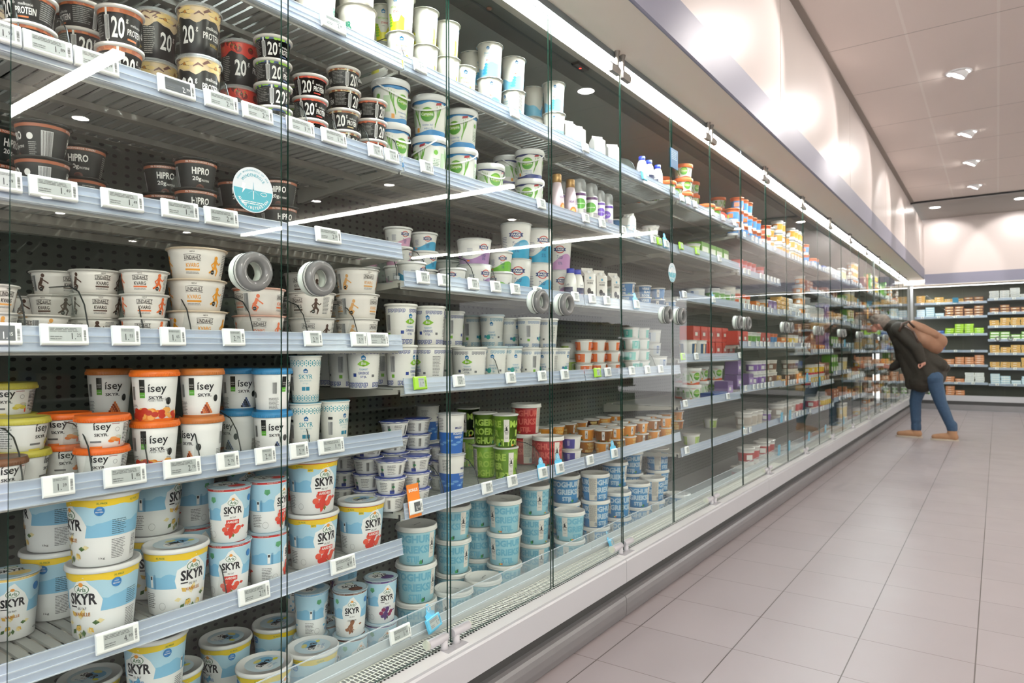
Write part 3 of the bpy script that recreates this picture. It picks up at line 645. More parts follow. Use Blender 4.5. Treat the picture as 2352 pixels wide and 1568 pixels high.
def dr(c):
    for a in (0, 180):
        c.put(POLY([(-.030, 0.003), (.032, .003), (.034, c.h*.34), (.020, c.h*.42), (.010, c.h*.26), (-.010, c.h*.24), (-.022, c.h*.46), (-.032, c.h*.5)]), col(232, 222, 40), a, 1)
        for k in range(5): c.put(ELL(-.024, c.h*(.16+.07*k), .009-.001*k, .004), col(140, 200, 50), a, 2)
        house(c, a, c.h*.80, 1.0, col(40, 130, 180)); c.put(T('BIOgarde', .040, .008, 0, c.h*.62, .005), col(150, 200, 60), a, 2); c.put(T('STANG', .026, .007, .004, c.h*.50, .02), col(206, 70, 56), a, 2); c.put(T('volle', .012, .004, 0, c.h*.42), GREY, a, 2)
    small_print(c, 90, c.h*.4, c.h*.9, .03, 14); barcode(c, 90, c.h*.08, c.h*.34, .02, horiz=True)
foilcup('bs', .038, .047, .128, (206, 214, 190), 'white organic yoghurt cup, yellow-green base', dr, base=(240, 238, 226), wave=.004, pitch=.131)
def dr(c):
    c.band(.003, c.h*.36, col(132, 202, 230), lay=1, top=wav(2, .012))
    for a in (0, 180):
        for k in range(4): c.put(ELL(-.018+.003*k, c.h*(.12+.08*k), .013-.002*k, .006), col(60, 164, 214), a, 2)
        house(c, a, c.h*.82, .9, col(40, 120, 170)); c.put(T('Boeren', .034, .008, 0, c.h*.68, 0, .1), col(90, 170, 196), a, 2); c.put(T('yoghurt', .036, .008, 0, c.h*.60, 0, .1), col(90, 170, 196), a, 2); c.put(T('MILD', .018, .006, 0, c.h*.48, .02), col(214, 84, 66), a, 2)
    small_print(c, 90, c.h*.4, c.h*.9, .028, 14)
foilcup('bo', .041, .050, .138, (170, 206, 222), 'white farm yoghurt cup, pale blue base', dr, base=(236, 230, 218), wave=.005, pitch=.141)
def dr(c):
    for a in (0, 180): c.put(T('PUR', .044, .024, 0, c.h*.52, .03), col(30, 146, 116), a, 2); c.put(T('NATUR', .044, .014, 0, c.h*.34, .03), col(30, 146, 116), a, 2); c.put(RING(0, c.h*.46, .036, .036, .0006, 4, PI/4, 2*PI+PI/4), GREY, a, 2)
foilcup('pn', .052, .059, .142, (236, 230, 218), 'ivory yoghurt pot, green lettering', dr, base=(236, 230, 218))
def oc(key, rb, rt, h, a_, b_, desc):
    def dr(c):
        c.band(h*.08, h*.80, col(*a_), 20, 150, 1); c.band(h*.08, h*.80, col(*a_), -150, -40, 1)
        for a in (50, -80): c.put(RECT(-.010, .010, h*.2, h*.78), col(*b_), a, 2); small_print(c, a, h*.3, h*.7, .014, 5, WH, lay=3)
        small_print(c, 100, h*.2, h*.76, .03, 6, WH)
    foilcup(key, rb, rt, h, (222, 220, 214), desc, dr)
oc('or2', .036, .044, .056, (236, 130, 80), (240, 98, 40), 'small orange dessert cup')
oc('tl', .038, .045, .060, (120, 202, 190), (80, 180, 176), 'small mint-green dessert cup')
oc('gr', .046, .056, .078, (190, 214, 120), (150, 190, 80), 'white cup, lime-green lower half')
oc('pp', .038, .046, .062, (70, 70, 150), (90, 80, 170), 'small indigo dessert cup')
oc('bt', .056, .064, .082, (220, 224, 232), (70, 110, 170), 'wide white tub, slate-blue label')
oc('rp', .050, .058, .118, (40, 84, 124), (236, 200, 150), 'navy pudding tub, white lid')
# bottles, spray cans and cartons
def bottle(key, prof, capprof, bodyc, capc, desc, deco=None, cat='bottle'):
    c = Cup(prof[0][0], max(p[0] for p in prof), prof[-1][1]); r = empty('drink_bottle' if cat == 'bottle' else 'spray_can'); b = MB(); b.lathe(prof, col(*bodyc), 28)
    c.body = b; c.rb = c.rt = max(p[0] for p in prof)
    if deco: deco(c)
    b.build('body', r); l = MB(); l.lathe(capprof, capc, 28); l.build('cap', r)
    K[key] = [r, capprof[-1][1]+.002, max(p[0] for p in prof), desc, cat]
GOLD = mat('gold_cap', (190, 150, 96), .3, .5)
def dg(c): c.put(ELL(.008, .040, .016, .020), col(230, 140, 50), 0, 2); c.put(ELL(.008, .040, .010, .012), col(250, 190, 120), 0, 3); c.put(PARA(-.02, .02, .07, .10, 5), col(90, 60, 110), 70, 2); c.put(T('VLA', .022, .01, 0, .085, .02), col(120, 80, 140), 0, 2)
bottle('bg', [(.028, 0), (.033, .006), (.033, .07), (.026, .12), (.019, .155), (.018, .16)], [(.019, .155), (.021, .158), (.021, .19), (.019, .194), (.001, .196)], (220, 200, 206), GOLD, 'pink sauce bottle with gold cap', dg)
def dm(c): c.put(RECT(-.026, .026, .008, .062), col(40, 46, 80), 0, 2); c.put(RECT(-.012, .012, .022, .05), col(70, 76, 110), 0, 3); c.put(RECT(-.006, .006, .026, .034), col(216, 70, 60), 0, 4); c.put(T('Leb', .02, .01, 0, .074), col(60, 60, 100), 0, 2)
bottle('bm', [(.026, 0), (.030, .006), (.030, .085), (.024, .115), (.016, .130)], [(.017, .128), (.0185, .130), (.0185, .150), (.001, .151)], (238, 236, 230), col(40, 64, 190), 'small milk bottle with blue cap', dm)
def can(key, R, h, a_, b_, word, desc):
    def d(c): c.put(RECT(-PI*R, PI*R, h*.60, h*.66), col(*a_), 0, 2); c.put(ELL(0, h*.42, R*.9, R*.75), col(*b_), 0, 2); c.put(T(word, R*1.4, .009, 0, h*.42, .01), WH, 0, 3); c.put(ELL(.004, h*.10, .010, .008), col(232, 120, 70), 0, 2); c.put(PARA(-.02, .02, h*.2, h*.3, 4), col(*a_), 60, 2)
    bottle(key, [(R-.002, 0), (R, .004), (R, h*.66), (R*.9, h*.70)], [(R, h*.68), (R, h*.90), (R*.86, h*.97), (R*.5, h), (.001, h+.001)], (232, 230, 226), CLEAR, desc, d, 'spray can')
    n = MB(); n.lathe([(R*.55, h*.70), (R*.45, h*.76), (R*.28, h*.80), (R*.25, h*.92)], WHITE, 16); n.build('nozzle', K[key][0])
can('sc', .034, .215, (90, 50, 100), (90, 160, 60), 'Campina', 'whipped-cream can with clear dome')
can('su', .027, .195, (110, 70, 170), (120, 80, 190), 'HOPLA', 'slim purple whipped-cream can')
def carton(key, w_, h, deco, desc, base=(236, 232, 226)):
    r = empty('drink_carton'); b = MB(); m = col(*base); g = h*.80; a = w_/2
    b.add([(-a, -a, 0), (a, -a, 0), (a, a, 0), (-a, a, 0), (-a, -a, g), (a, -a, g), (a, a, g), (-a, a, g), (-a, 0, h*.94), (a, 0, h*.94)], [(3, 2, 1, 0), (0, 1, 5, 4), (1, 2, 6, 5), (2, 3, 7, 6), (3, 0, 4, 7), (4, 5, 9, 8), (6, 7, 8, 9), (5, 6, 9), (7, 4, 8)], m)
    b.box(-a, a, -.0015, .0015, h*.93, h, m)
    def put(geo, mt, side, lay=1):
        c_, s_ = math.cos(side*PI/2), math.sin(side*PI/2); d = a+.0003*lay
        b.add([(x*c_+d*s_, x*s_-d*c_, z) for x, z in geo[0]], geo[1], mt)
    deco(put, w_, h); b.build('body', r); K[key] = [r, h, a*1.2, desc, 'carton']
    f = MB(); f.lathe([(.010, 0), (.010, .008), (.001, .009)], WHITE, 14, Matrix.Translation((0, -a*.5, h*.86)) @ Matrix.Rotation(.9, 4, 'X')); f.build('cap', r)
def d1(put, w_, h):
    for s in (0, 2): put(T('DE ZAANSE', w_*.6, .006, 0, h*.62), INK, s, 2); put(T('HOEVE', w_*.5, .010, 0, h*.55, .03), INK, s, 2); put(ELL(-.006, h*.32, .011, .016, 9), INK, s, 2); put(ELL(.010, h*.26, .008, .012, 8), INK, s, 2); put(ELL(.0, h*.70, .006, .006), col(80, 170, 210), s, 2); put(RECT(-.004, .014, h*.06, h*.13), col(90, 180, 160), s, 2)
    for s in (1, 3): put(RECT(-w_*.4, w_*.4, h*.58, h*.76), col(96, 96, 84), s, 2); put(PARA(-w_*.4, w_*.4, h*.3, h*.52, 5), col(90, 170, 150), s, 2); put(RECT(-w_*.4, w_*.4, h*.06, h*.24), col(110, 110, 84), s, 2)
carton('mk', .062, .170, d1, 'milk carton with black ink blots')
def d2(put, w_, h):
    for s in range(4): put(T('Boeren', w_*.7, .010, 0, h*.5), col(90, 170, 200), s, 2); put(ELL(0, h*.3, w_*.25, h*.1), col(150, 204, 224), s, 2)
carton('ck', .060, .135, d2, 'small ivory cream carton')
# ---------------------------------------------------------------- the setting
XA, XB = -2.6, 15.9            # the cabinet run
YG = 1.436                     # plane of the glass doors
FLOOR = grid_mat('floor_tiles', (158, 148, 149), (112, 102, 97), .4, .4, 2.3556-4, 1.28-8, .0038, .0045, .34, var=.05, line_y=(86, 78, 74), coatn=1)
b = MB(); b.box(-4, 19, -13, 3, -.05, 0, FLOOR); struct(b.build('floor'))
WALLM = mat('glossy_wall_panel', (214, 203, 198), .32, noise=.02, nscale=1)
b = MB()
for i, x in enumerate([-4+1.2*0]+[]): pass
seams = [-4, -.55, 2.14, 4.83, 7.52, 10.21, 12.9, 16.1]
for i in range(len(seams)-1): b.box(seams[i]+.006, seams[i+1]-.006, 1.183, 1.25, 2.80, 3.72, WALLM)
b.box(-4, 16.1, 1.20, 1.26, 2.66, 3.72, mat('seam_dark', (60, 54, 50), .6)); struct(b.build('wall_left'))
b = MB(); b.box(15.93, 16.0, -13, 1.25, 2.70, 3.86, WALLM); struct(b.build('wall_back'))
CEIL = grid_mat('ceiling_tiles', (244, 231, 223), (250, 240, 232), .6, 1.2, -.045-9, 6.21-12, .02, .006, .7, axes=(1, 0), var=.02, line_y=(150, 138, 130))
b = MB(); b.box(-4, 13.4, -13, 1.2, 3.71, 3.76, CEIL); struct(b.build('ceiling'))
b = MB(); b.box(13.4, 16, -13, 1.25, 3.80, 3.86, mat('dark_ceiling', (150, 146, 140), .6)); b.box(13.39, 13.46, -13, 1.2, 3.68, 3.80, BLK); struct(b.build('trim_1'))
b = MB(); b.box(-4, 13.4, 1.13, 1.183, 3.700, 3.712, mat('ceiling_edge', (150, 140, 132), .6)); struct(b.build('trim_2'))
DARKW = mat('dark_wall', (130, 128, 122), .7)
b = MB(); b.box(-4, 19, -13.1, -13, 0, 3.8, DARKW); struct(b.build('wall_right'))
# the store carries on behind the camera: only its ceiling is built there, the even world background fills in for its lamps
# ---------------------------------------------------------------- ceiling lamps
def tube_lamp(x, y0, y1, desc):
    r = empty('linear_ceiling_lamp', (x, 0, 3.70)); tag(r, desc, 'ceiling lamp')
    h = MB(); h.box(-.02, .02, y0, y1, -.045, -.02, WHITE)
    for k in range(5): yy = y0+.2+(y1-y0-.4)*k/4; h.box(-.006, .006, yy-.006, yy+.006, -.03, .01, GREY)
    h.build('housing', r)
    d = MB(); d.box(-.045, .045, y0+.01, y1-.01, -.085, -.045, mat('tube_glow', (255, 255, 246), .4, emit=E_TUBE)); d.build('diffuser', r)
tube_lamp(2.62, -9.7, -2.87, 'long white ceiling lamp mirrored in the leftmost glass door')
tube_lamp(8.15, -9.7, -2.9, 'long white ceiling lamp mirrored across the second glass door')
tube_lamp(13.1, -9.7, -2.8, 'long white ceiling lamp mirrored as the rightmost glass streak')
tube_lamp(-1.9, -9.7, -1.2, 'long white ceiling lamp behind the viewer over the aisle')
SPOTG = mat('spot_glow', (255, 250, 244), .4, emit=30)
for i, (x, tx, ds) in enumerate(((1.0, -.1, 'over the viewer'), (3.1, 2.1, 'just above the frame'), (5.25, 4.35, 'above the frame, second row'), (7.353, 6.17, 'nearest and largest in view'), (9.456, 8.29, 'second in view'), (10.957, 10.2, 'third in view'), (12.6, 12.0, 'smallest, by the dark ceiling step'))):
    r = empty('ceiling_spotlight', (x, .26, 3.71)); tag(r, 'round recessed ceiling spotlight, '+ds, 'spotlight', 'spotlights in the tiled ceiling')
    aim = Vector((tx, 1.183, 3.08))-Vector((x, .26, 3.66)); q = aim.to_track_quat('-Z', 'Y').to_matrix().to_4x4()
    h = MB(); h.lathe([(.105, .012), (.105, -.006), (.085, -.010), (.080, .004), (.078, .01)], WHITE, 28, cap0=False, cap1=False); h.build('trim_ring', r)
    h = MB(); M = Matrix.Translation((0, 0, -.01)) @ Matrix.Rotation(.5, 4, 'X'); h.lathe([(.072, .03), (.072, -.022), (.066, -.028), (.064, -.018)], WHITE, 26, M, cap0=False, cap1=False); h.build('lamp_head', r)
    h = MB(); h.lathe([(.064, -.020), (.001, -.020)], SPOTG, 24, M, cap0=False, cap1=False); h.build('lens', r)
    ld = bpy.data.lights.new('spot', 'SPOT'); ld.energy = E_SPOT; ld.color = (1, .93, .9); ld.spot_size = math.radians(50); ld.spot_blend = .35; ld.shadow_soft_size = .05
    lo = bpy.data.objects.new('beam', ld); C.objects.link(lo); lo.matrix_world = Matrix.Translation((x, .26, 3.62)) @ q
    lo['kind'] = 'structure'
for x, y, ds in ((7.29, -4.6, 'mirrored right of the second shelf join'), (7.37, -6.4, 'mirrored left of the glass door gap'), (7.5, -10.65, 'mirrored under the black bowls'), (4.5, -9.4, 'mirrored on the leftmost rail'), (5.14, -10.56, 'mirrored below the leftmost rail'), (5.75, -.35, 'mirrored above the cream cartons'), (7.34, -12.6, 'mirrored at far left over the quark bowls'), (3.2, -5.0, 'across the aisle'), (10.5, -4.6, 'across the aisle, farther')):
    r = empty('ceiling_spotlight', (x, y, 3.71)); tag(r, 'round recessed ceiling spotlight, '+ds, 'spotlight', 'spotlights across the aisle')
    h = MB(); h.lathe([(.105, .0), (.105, -.012), (.080, -.010)], WHITE, 24, cap0=False, cap1=False); h.build('trim_ring', r)
    h = MB(); h.lathe([(.08, -.009), (.001, -.009)], SPOTG, 24, cap0=False, cap1=False); h.build('lens', r)
# spots along the far wall
for i, y in enumerate((.9, -.35, -1.6)):
    r = empty('ceiling_spotlight', (14.6, y, 3.80)); tag(r, 'round spotlight washing the far wall above the cheese cabinet', 'spotlight', 'spotlights washing the far wall')
    h = MB(); h.lathe([(.105, .0), (.105, -.012), (.080, -.010)], WHITE, 24, cap0=False, cap1=False); h.build('trim_ring', r)
    h = MB(); h.lathe([(.08, -.009), (.001, -.009)], SPOTG, 24, cap0=False, cap1=False); h.build('lens', r)
    ld = bpy.data.lights.new('spot', 'SPOT'); ld.energy = E_SPOT; ld.color = (1, .94, .92); ld.spot_size = math.radians(70); ld.spot_blend = .3; ld.shadow_soft_size = .05
    lo = bpy.data.objects.new('beam', ld); C.objects.link(lo); aim = Vector((15.93, y, 2.9))-Vector((14.6, y, 3.75)); lo.matrix_world = Matrix.Translation((14.6, y, 3.76)) @ aim.to_track_quat('-Z', 'Y').to_matrix().to_4x4()
    lo['kind'] = 'structure'
# ---------------------------------------------------------------- refrigerated cabinet body
FASC = mat('fascia_grey', (186, 186, 190), .3, noise=.03, nscale=5)
LEDGE = mat('ledge_white', (246, 246, 246), .3, noise=.04, nscale=9)
BUMP = mat('bumper_grey', (132, 130, 132), .3, .3, noise=.12, nscale=4)
RECESS = mat('plinth_dark', (62, 62, 62), .6, noise=.1)
SOFF = mat('soffit_beige', (248, 234, 218), .4)
LAV = mat('canopy_lavender', (138, 138, 155), .45)
INNER = mat('cabinet_inner_grey', (76, 81, 74), .45)
PERF = grid_mat('perforated_panel', (94, 100, 93), (26, 28, 26), .036, .026, 0, 0, .2, .2, .45, axes=(0, 2), round_=True, var=.03)
r = empty('refrigerated_cabinet', (2, 1.8, 0)); tag(r, 'long wall refrigerator with white plinth and canopy along the left side', 'refrigerator')
def part(name, fn, parent=r):
    b = MB(); fn(b); o = b.build(name, parent)
    if parent is r: o.location = (-2, -1.8, 0)
    return o
def f(b):
    for x0, x1 in ((XA, .46), (.463, 2.808), (2.812, 5.158), (5.162, 7.508), (7.512, 9.858), (9.862, XB)):
        b.extr([(1.372, .157), (1.372, .250), (1.376, .257), (1.384, .260), (1.385, .157)], x0, x1, FASC)
        b.extr([(1.384, .2595), (1.440, .262), (1.440, .245), (1.384, .245)], x0, x1, LEDGE)
part('plinth_panel', f)
part('plinth_recess', lambda b: (b.box(XA, XB, 1.41, 1.44, 0, .25, RECESS), b.box(XA, XB, 1.44, 2.2, 0, .10, RECESS)))
def f(b):
    pr = [(1.41, .005), (1.378, .005), (1.374, .03), (1.372, .06), (1.374, .082), (1.380, .094), (1.392, .100), (1.41, .101)]
    for x0, x1 in ((XA, .46), (.464, 2.808), (2.812, 7.508), (7.512, XB)): b.extr(pr, x0, x1, BUMP, smooth=False)
part('bumper_rail', f)
def f(b):
    k = MATS.get('x') or mat('grille_wire', (238, 236, 224), .35)
    x = .35
    while x < XB: 
        b.box(x, x+.0022, 1.446, 1.562, .2455, .247, k); x += .0145 if x < 6 else .04
    for y in (1.447, 1.470, 1.493, 1.516, 1.539, 1.560): b.box(XA, XB, y-.0010, y+.0010, .2450, .2465, k)
part('air_grille', f)
part('air_duct', lambda b: b.box(XA, XB, 1.444, 1.565, .10, .17, mat('duct_dark', (16, 17, 16), .8)))
def f(b):
    x = .35; k = mat('slot_black', (14, 14, 14), .8)
    while x < 7: b.add([(x, 1.433, .2622), (x+.008, 1.433, .2622), (x+.008, 1.441, .2624), (x, 1.441, .2624)], [(0, 1, 2, 3)], k); x += .0145
part('slot_row', f)
part('back_panel', lambda b: (b.box(XA, XB, 2.12, 2.16, .10, 2.52, PERF)))
def f(b):
    b.box(XA, XB, 1.55, 2.14, 2.555, 2.60, INNER); b.extr([(1.72, 2.556), (2.125, 2.36), (2.125, 2.556)], XA, XB, mat('inner_cowl', (112, 116, 108), .5))
part('inner_ceiling', f)
part('header_rail', lambda b: (b.box(XA, XB, 1.518, 1.552, 2.535, 2.60, mat('header_cream', (170, 160, 146), .4))))
part('canopy', lambda b: (b.box(XA, XB+.1, 1.185, 1.452, 2.600, 2.62, SOFF), b.box(XA, XB+.1, 1.452, 2.2, 2.60, 2.64, INNER)))
part('canopy_fascia', lambda b: b.extr([(1.176, 2.597), (1.168, 2.602), (1.168, 2.808), (1.183, 2.812), (1.183, 2.597)], XA, 15.83, LAV))
part('outer_wall', lambda b: b.box(XA, XB, 2.16, 2.25, 0, 2.6, mat('cabinet_outside', (120, 120, 120), .6)))
part('end_wall', lambda b: b.box(XA-.03, XA, 1.44, 2.2, 0, 2.6, INNER))
def bottom_deck(b):
    b.box(XA, XB, 1.572, 2.12, .150, .163, mat('deck_grey', (196, 198, 198), .35, noise=.05)); x = XA
    b.box(XA, XB, 1.566, 1.572, .15, .30, mat('deck_lip_grey', (200, 204, 206), .3))
part('bottom_deck', bottom_deck)
LIPM = mat('clear_lip', (214, 228, 236), .12, alpha=.24, noise=.15, nscale=20)
STR = mat('led_diffuser', (246, 252, 255), .3, emit=E_STRIP*1.8)
x = XA; first = None; n = 0
while x < XB-.2:
    x1 = min(x+1.85, XB)
    o = empty('led_strip', (x, 1.485, 2.585)); tag(o, ['white LED strip light under the canopy, %s' % t for t in ('behind the viewer', 'left end out of frame', 'above the first doors in view', 'by the nearest top hinge', 'second length past the nearest hinge', 'mid run', 'two thirds along', 'near the far corner', 'ending in the far corner', 'last stub')][min(n, 9)], 'strip light', 'LED strips under the canopy')
    h = MB(); h.box(0, x1-x-.01, -.038, -.033, -.013, .015, mat('strip_housing', (120, 128, 132), .25)); h.box(0, x1-x-.01, -.033, .03, .004, .015, mat('strip_housing', (120, 128, 132), .25)); h.build('housing', o)
    h = MB(); h.extr([(-.010, .004), (-.007, -.007), (.006, -.009), (.010, .004)], .005, x1-x-.02, STR); h.build('diffuser', o)
    x += 1.85; n += 1
# ---------------------------------------------------------------- glass doors
GLASS = glass_mat('door_glass', (.945, .965, .95), .045)
EDGE = mat('glass_edge', (22, 48, 38), .15)
RINGM = mat('ring_grey', (116, 119, 117), .15); RINGW = mat('ring_white', (226, 230, 222), .3); HINGE = mat('hinge_grey', (190, 188, 192), .35, noise=.05); HTOP = mat('hinge_top', (140, 134, 128), .35, .4)
def door(k, lab):
    x0 = 1.05+.617*k+.004; x1 = x0+.617-.016
    if k == -1: x0 = .470
    o = empty('glass_door', (x0, YG, .27)); tag(o, lab, 'glass door', 'glass doors of the cabinet run')
    W_ = x1-x0; H_ = 2.53-.27; t = .003
    h = MB(); vs = [(0, -t, 0), (W_, -t, 0), (W_, -t, H_), (0, -t, H_), (0, t, 0), (W_, t, 0), (W_, t, H_), (0, t, H_)]
    h.add(vs, [(0, 1, 2, 3)], GLASS); h.add(vs, [(5, 4, 7, 6)], GLASS)
    h.add(vs, [(4, 0, 3, 7), (1, 5, 6, 2), (4, 5, 1, 0), (3, 2, 6, 7)], EDGE); p = h.build('pane', o)
    tilt = {0: .004, 1: -.003, 2: .004, 3: -.002, -1: -.006}.get(k, ((k*37) % 5-2)*.0015); p.rotation_euler = (tilt*.3, 0, 0)
    hx = W_-.088 if k % 2 else .088; M = Matrix.Rotation(PI/2, 4, 'X')
    h = MB(); h.torus(.0345, .0125, RINGM, Matrix.Translation((hx, -.018, 1.389-.27)) @ M); h.torus(.035, .010, RINGW, Matrix.Translation((hx, -.008, 1.389-.27)) @ M, 24, 8); h.torus(.0345, .0112, RINGW, Matrix.Translation((hx, .014, 1.389-.27)) @ M, 24, 8)
    rh = h.build('ring_handle', o); h = MB(); h.lathe([(.0455, .0035), (.0465, .0045), (.0455, .0055)], BLK, 28, Matrix.Translation((hx, 0, 1.389-.27)) @ M, cap0=False, cap1=False); h.build('gasket', rh)
    s = 1 if k % 2 == 0 else 0                        # hinge side
    hx0, hx1 = (W_-.090, W_-.006) if s else (.006, .090); px = W_-.020 if s else .022
    Mx = Matrix.Rotation(PI/2, 4, 'Y')
    h = MB(); h.lathe([(.0135, hx0), (.0145, hx0+.002), (.0145, hx1-.002), (.0135, hx1)], HINGE, 18, Matrix.Translation((0, 0, .026)) @ Mx); h.lathe([(.015, -.008), (.0125, 0), (.0115, .02)], HINGE, 16, Matrix.Translation((px, -.004, .0)))
    h.lathe([(.0155, hx0-.004) if s else (.0155, hx1), (.0155, hx0) if s else (.0155, hx1+.004)], col(210, 212, 196), 18, Matrix.Translation((0, 0.004, .026)) @ Mx); h.build('bottom_hinge', o)
    h = MB(); h.extr([(-.012, -.03), (-.014, 0), (-.008, .012), (.008, .012), (.012, 0), (.010, -.03)], hx0, hx1, HTOP, Matrix.Translation((0, 0, H_-.012))); h.lathe([(.0105, -.012), (.009, .01), (.009, .05), (.014, .068), (.014, .072)], HTOP, 14, Matrix.Translation((px, -.003, H_))); h.build('top_hinge', o)
ords = {-1: 'leftmost glass door, its left edge at the photo border', 0: 'glass door right of the round turquoise sticker', 1: 'glass door with ring handle before the red windmill tub', 2: 'glass door over the gold-capped bottles', 3: 'glass door with blue card and round sticker'}
for k in range(-2, 24):
    door(k, ords.get(k, 'clear frameless glass door, further down the run' if k > 3 else 'clear frameless glass door left of the frame'))
for k in range(-1, 24, 2):
    if k % 2: 
        x = 1.05+.617*k+.617*0
for k in range(1, 24, 2):
    x = 1.05+.617*k-.004; h = MB(); h.box(x-.045, x+.055, 1.398, 1.432, .259, .2625, HINGE)
    tag(h.build('hinge_plate'), 'small steel hinge plate on the white ledge under a door pair', 'hinge plate', 'hinge plates on the ledge')
# ---------------------------------------------------------------- shelves
SHM = mat('shelf_cream', (196, 194, 184), .4, noise=.03); SHD = mat('shelf_steel', (186, 188, 184), .4); RAIL = mat('rail_plastic', (192, 204, 224), .15, alpha=.62, noise=.06, nscale=12); RAIL2 = mat('rail_edge', (226, 232, 238), .15, alpha=.5)
SHELF_PROTO = {}
def shelf(x0, x1, z, desc, louvre=True, yb=2.10):
    L_ = round(x1-x0, 3); key = (L_, louvre, yb)
    if key not in SHELF_PROTO:
        r = empty('shelf')
        b = MB(); b.box(.004, L_-.004, 1.604, 1.640, -.010, -.002, SHM); b.box(.004, L_-.004, 1.602, 1.606, -.030, -.004, SHM)
        b.box(.004, L_-.004, 2.06, yb, -.010, -.002, SHM)
        if louvre:
            x = .02
            while x < L_-.02: b.box(x, x+.0215, 1.64, 2.06, -.009, -.003, SHD); x += .031
        else: b.box(.004, L_-.004, 1.64, 2.06, -.008, -.003, SHD)
        b.build('deck', r)
        b = MB()
        for y in (1.78, 1.95): b.extr([(y, -.010), (y-.012, -.030), (y+.012, -.030), (y+.014, -.010)], .01, L_-.01, SHM)
        b.build('cross_beam', r)
        for x in (.004, L_-.010):
            b = MB(); b.extr([(1.62, -.010), (1.62, -.024), (2.10, -.062), (2.12, -.062), (2.12, -.010)], 0, .005, SHM); o = b.build('bracket', r); o.location = (x, 0, 0)
        b = MB(); b.add([(.003, 1.582, -.022), (L_-.003, 1.582, -.022), (L_-.003, 1.590, .030), (.003, 1.590, .030), (.003, 1.585, -.022), (L_-.003, 1.585, -.022), (L_-.003, 1.593, .030), (.003, 1.593, .030)], [(0, 1, 2, 3), (5, 4, 7, 6), (4, 0, 3, 7), (1, 5, 6, 2), (4, 5, 1, 0), (3, 2, 6, 7)], RAIL)
        for zz in (-.021, -.004, .010, .029): y = 1.582+.008*(zz+.022)/.052; b.box(.003, L_-.003, y-.0022, y, zz-.0012, zz+.0012, RAIL2)
        b.box(.003, L_-.003, 1.585, 1.602, -.024, -.021, RAIL2)
        b.build('price_rail', r); SHELF_PROTO[key] = r
    else: r = copy_tree(SHELF_PROTO[key])
    r.location = (x0, 0, z); tag(r, desc, 'shelf', 'shelves in the cabinet run'); return r
bays = {1: (-1.0, 1.610), 2: (1.614, 2.815), 3: (2.819, 4.005), 4: (4.009, 5.2), 5: (5.204, 6.4), 6: (6.404, 7.6), 7: (7.604, 8.8), 8: (8.804, 10.0), 9: (10.004, 11.2), 10: (11.204, 12.4), 11: (12.404, 13.6), 12: (13.604, 14.8), 13: (14.804, 15.85)}
ZS = {1: (2.15, 1.815, 1.525, 1.225, .915, .562), 2: (2.15, 1.815, 1.437, 1.082, .672), 3: (2.15, 1.815, 1.437, 1.082, .672), 4: (2.13, 1.83, 1.535, 1.15, .86, .57),
      5: (2.08, 1.80, 1.53, 1.24, .90, .57), 6: (2.08, 1.54, 1.24, .89, .57)}
for k in range(7, 14): ZS[k] = (2.1, 1.82, 1.52, 1.18, .83, .55) if k % 2 else (2.08, 1.80, 1.54, 1.25, .92, .60)
BN = {1: 'leftmost bay', 2: 'second bay', 3: 'third bay', 4: 'fourth bay', 5: 'fifth bay', 6: 'sixth bay', 7: 'seventh bay', 8: 'eighth bay', 9: 'ninth bay', 10: 'tenth bay', 11: 'eleventh bay', 12: 'twelfth bay', 13: 'corner bay'}
SN = ('top shelf', 'second shelf', 'third shelf', 'fourth shelf', 'fifth shelf', 'sixth shelf')
for k, (x0, x1) in bays.items():
    for i, z in enumerate(ZS[k]): shelf(x0, x1, z, 'cream slatted steel shelf with clear price rail, %s of the %s' % (SN[i], BN[k]), louvre=(k < 7))
    lip = MB(); lip.add([(x0, 1.560, .275), (x1, 1.560, .275), (x1, 1.570, .345), (x0, 1.570, .345)], [(0, 1, 2, 3)], LIPM); lip.box(x0, x1, 1.556, 1.561, .270, .276, RAIL2); lip.box(x0, x1, 1.568, 1.571, .343, .346, RAIL2)
    tag(lip.build('clear_guard'), 'clear plastic guard along the bottom deck of the '+BN[k], 'shelf guard', 'clear guards along the bottom deck')
# ---------------------------------------------------------------- stock
ITEMS = []      # bay, shelf index (-1 = bottom deck), u or x, kind, n, Y, rot
def zof(bay, sh): return .163 if sh < 0 else ZS[bay][sh]
def I(bay, sh, u, kind, n=1, row=0, v=None, rot=None, x=None, lab=None):
    R = K[kind.split(',')[0]][2]; z = zof(bay, sh); y0 = (1.576 if sh < 0 else 1.605)+R
    if v is not None:
        p = onZ(u, v, z+n*K[kind.split(',')[0]][1]); p.y = max(y0, min(2.10-R, p.y)); Y = p.y; X = u2x(u, Y)
    else:
        Y = y0+row*(2*R+.006); X = u2x(u, Y) if x is None else x
    ITEMS.append([bay, sh, X, Y, kind, n, rot, R])
rr = random.Random(11)
def line(bay, sh, seq):
    for e in seq: I(bay, sh, **e) if isinstance(e, dict) else I(bay, sh, *e)
D = dict
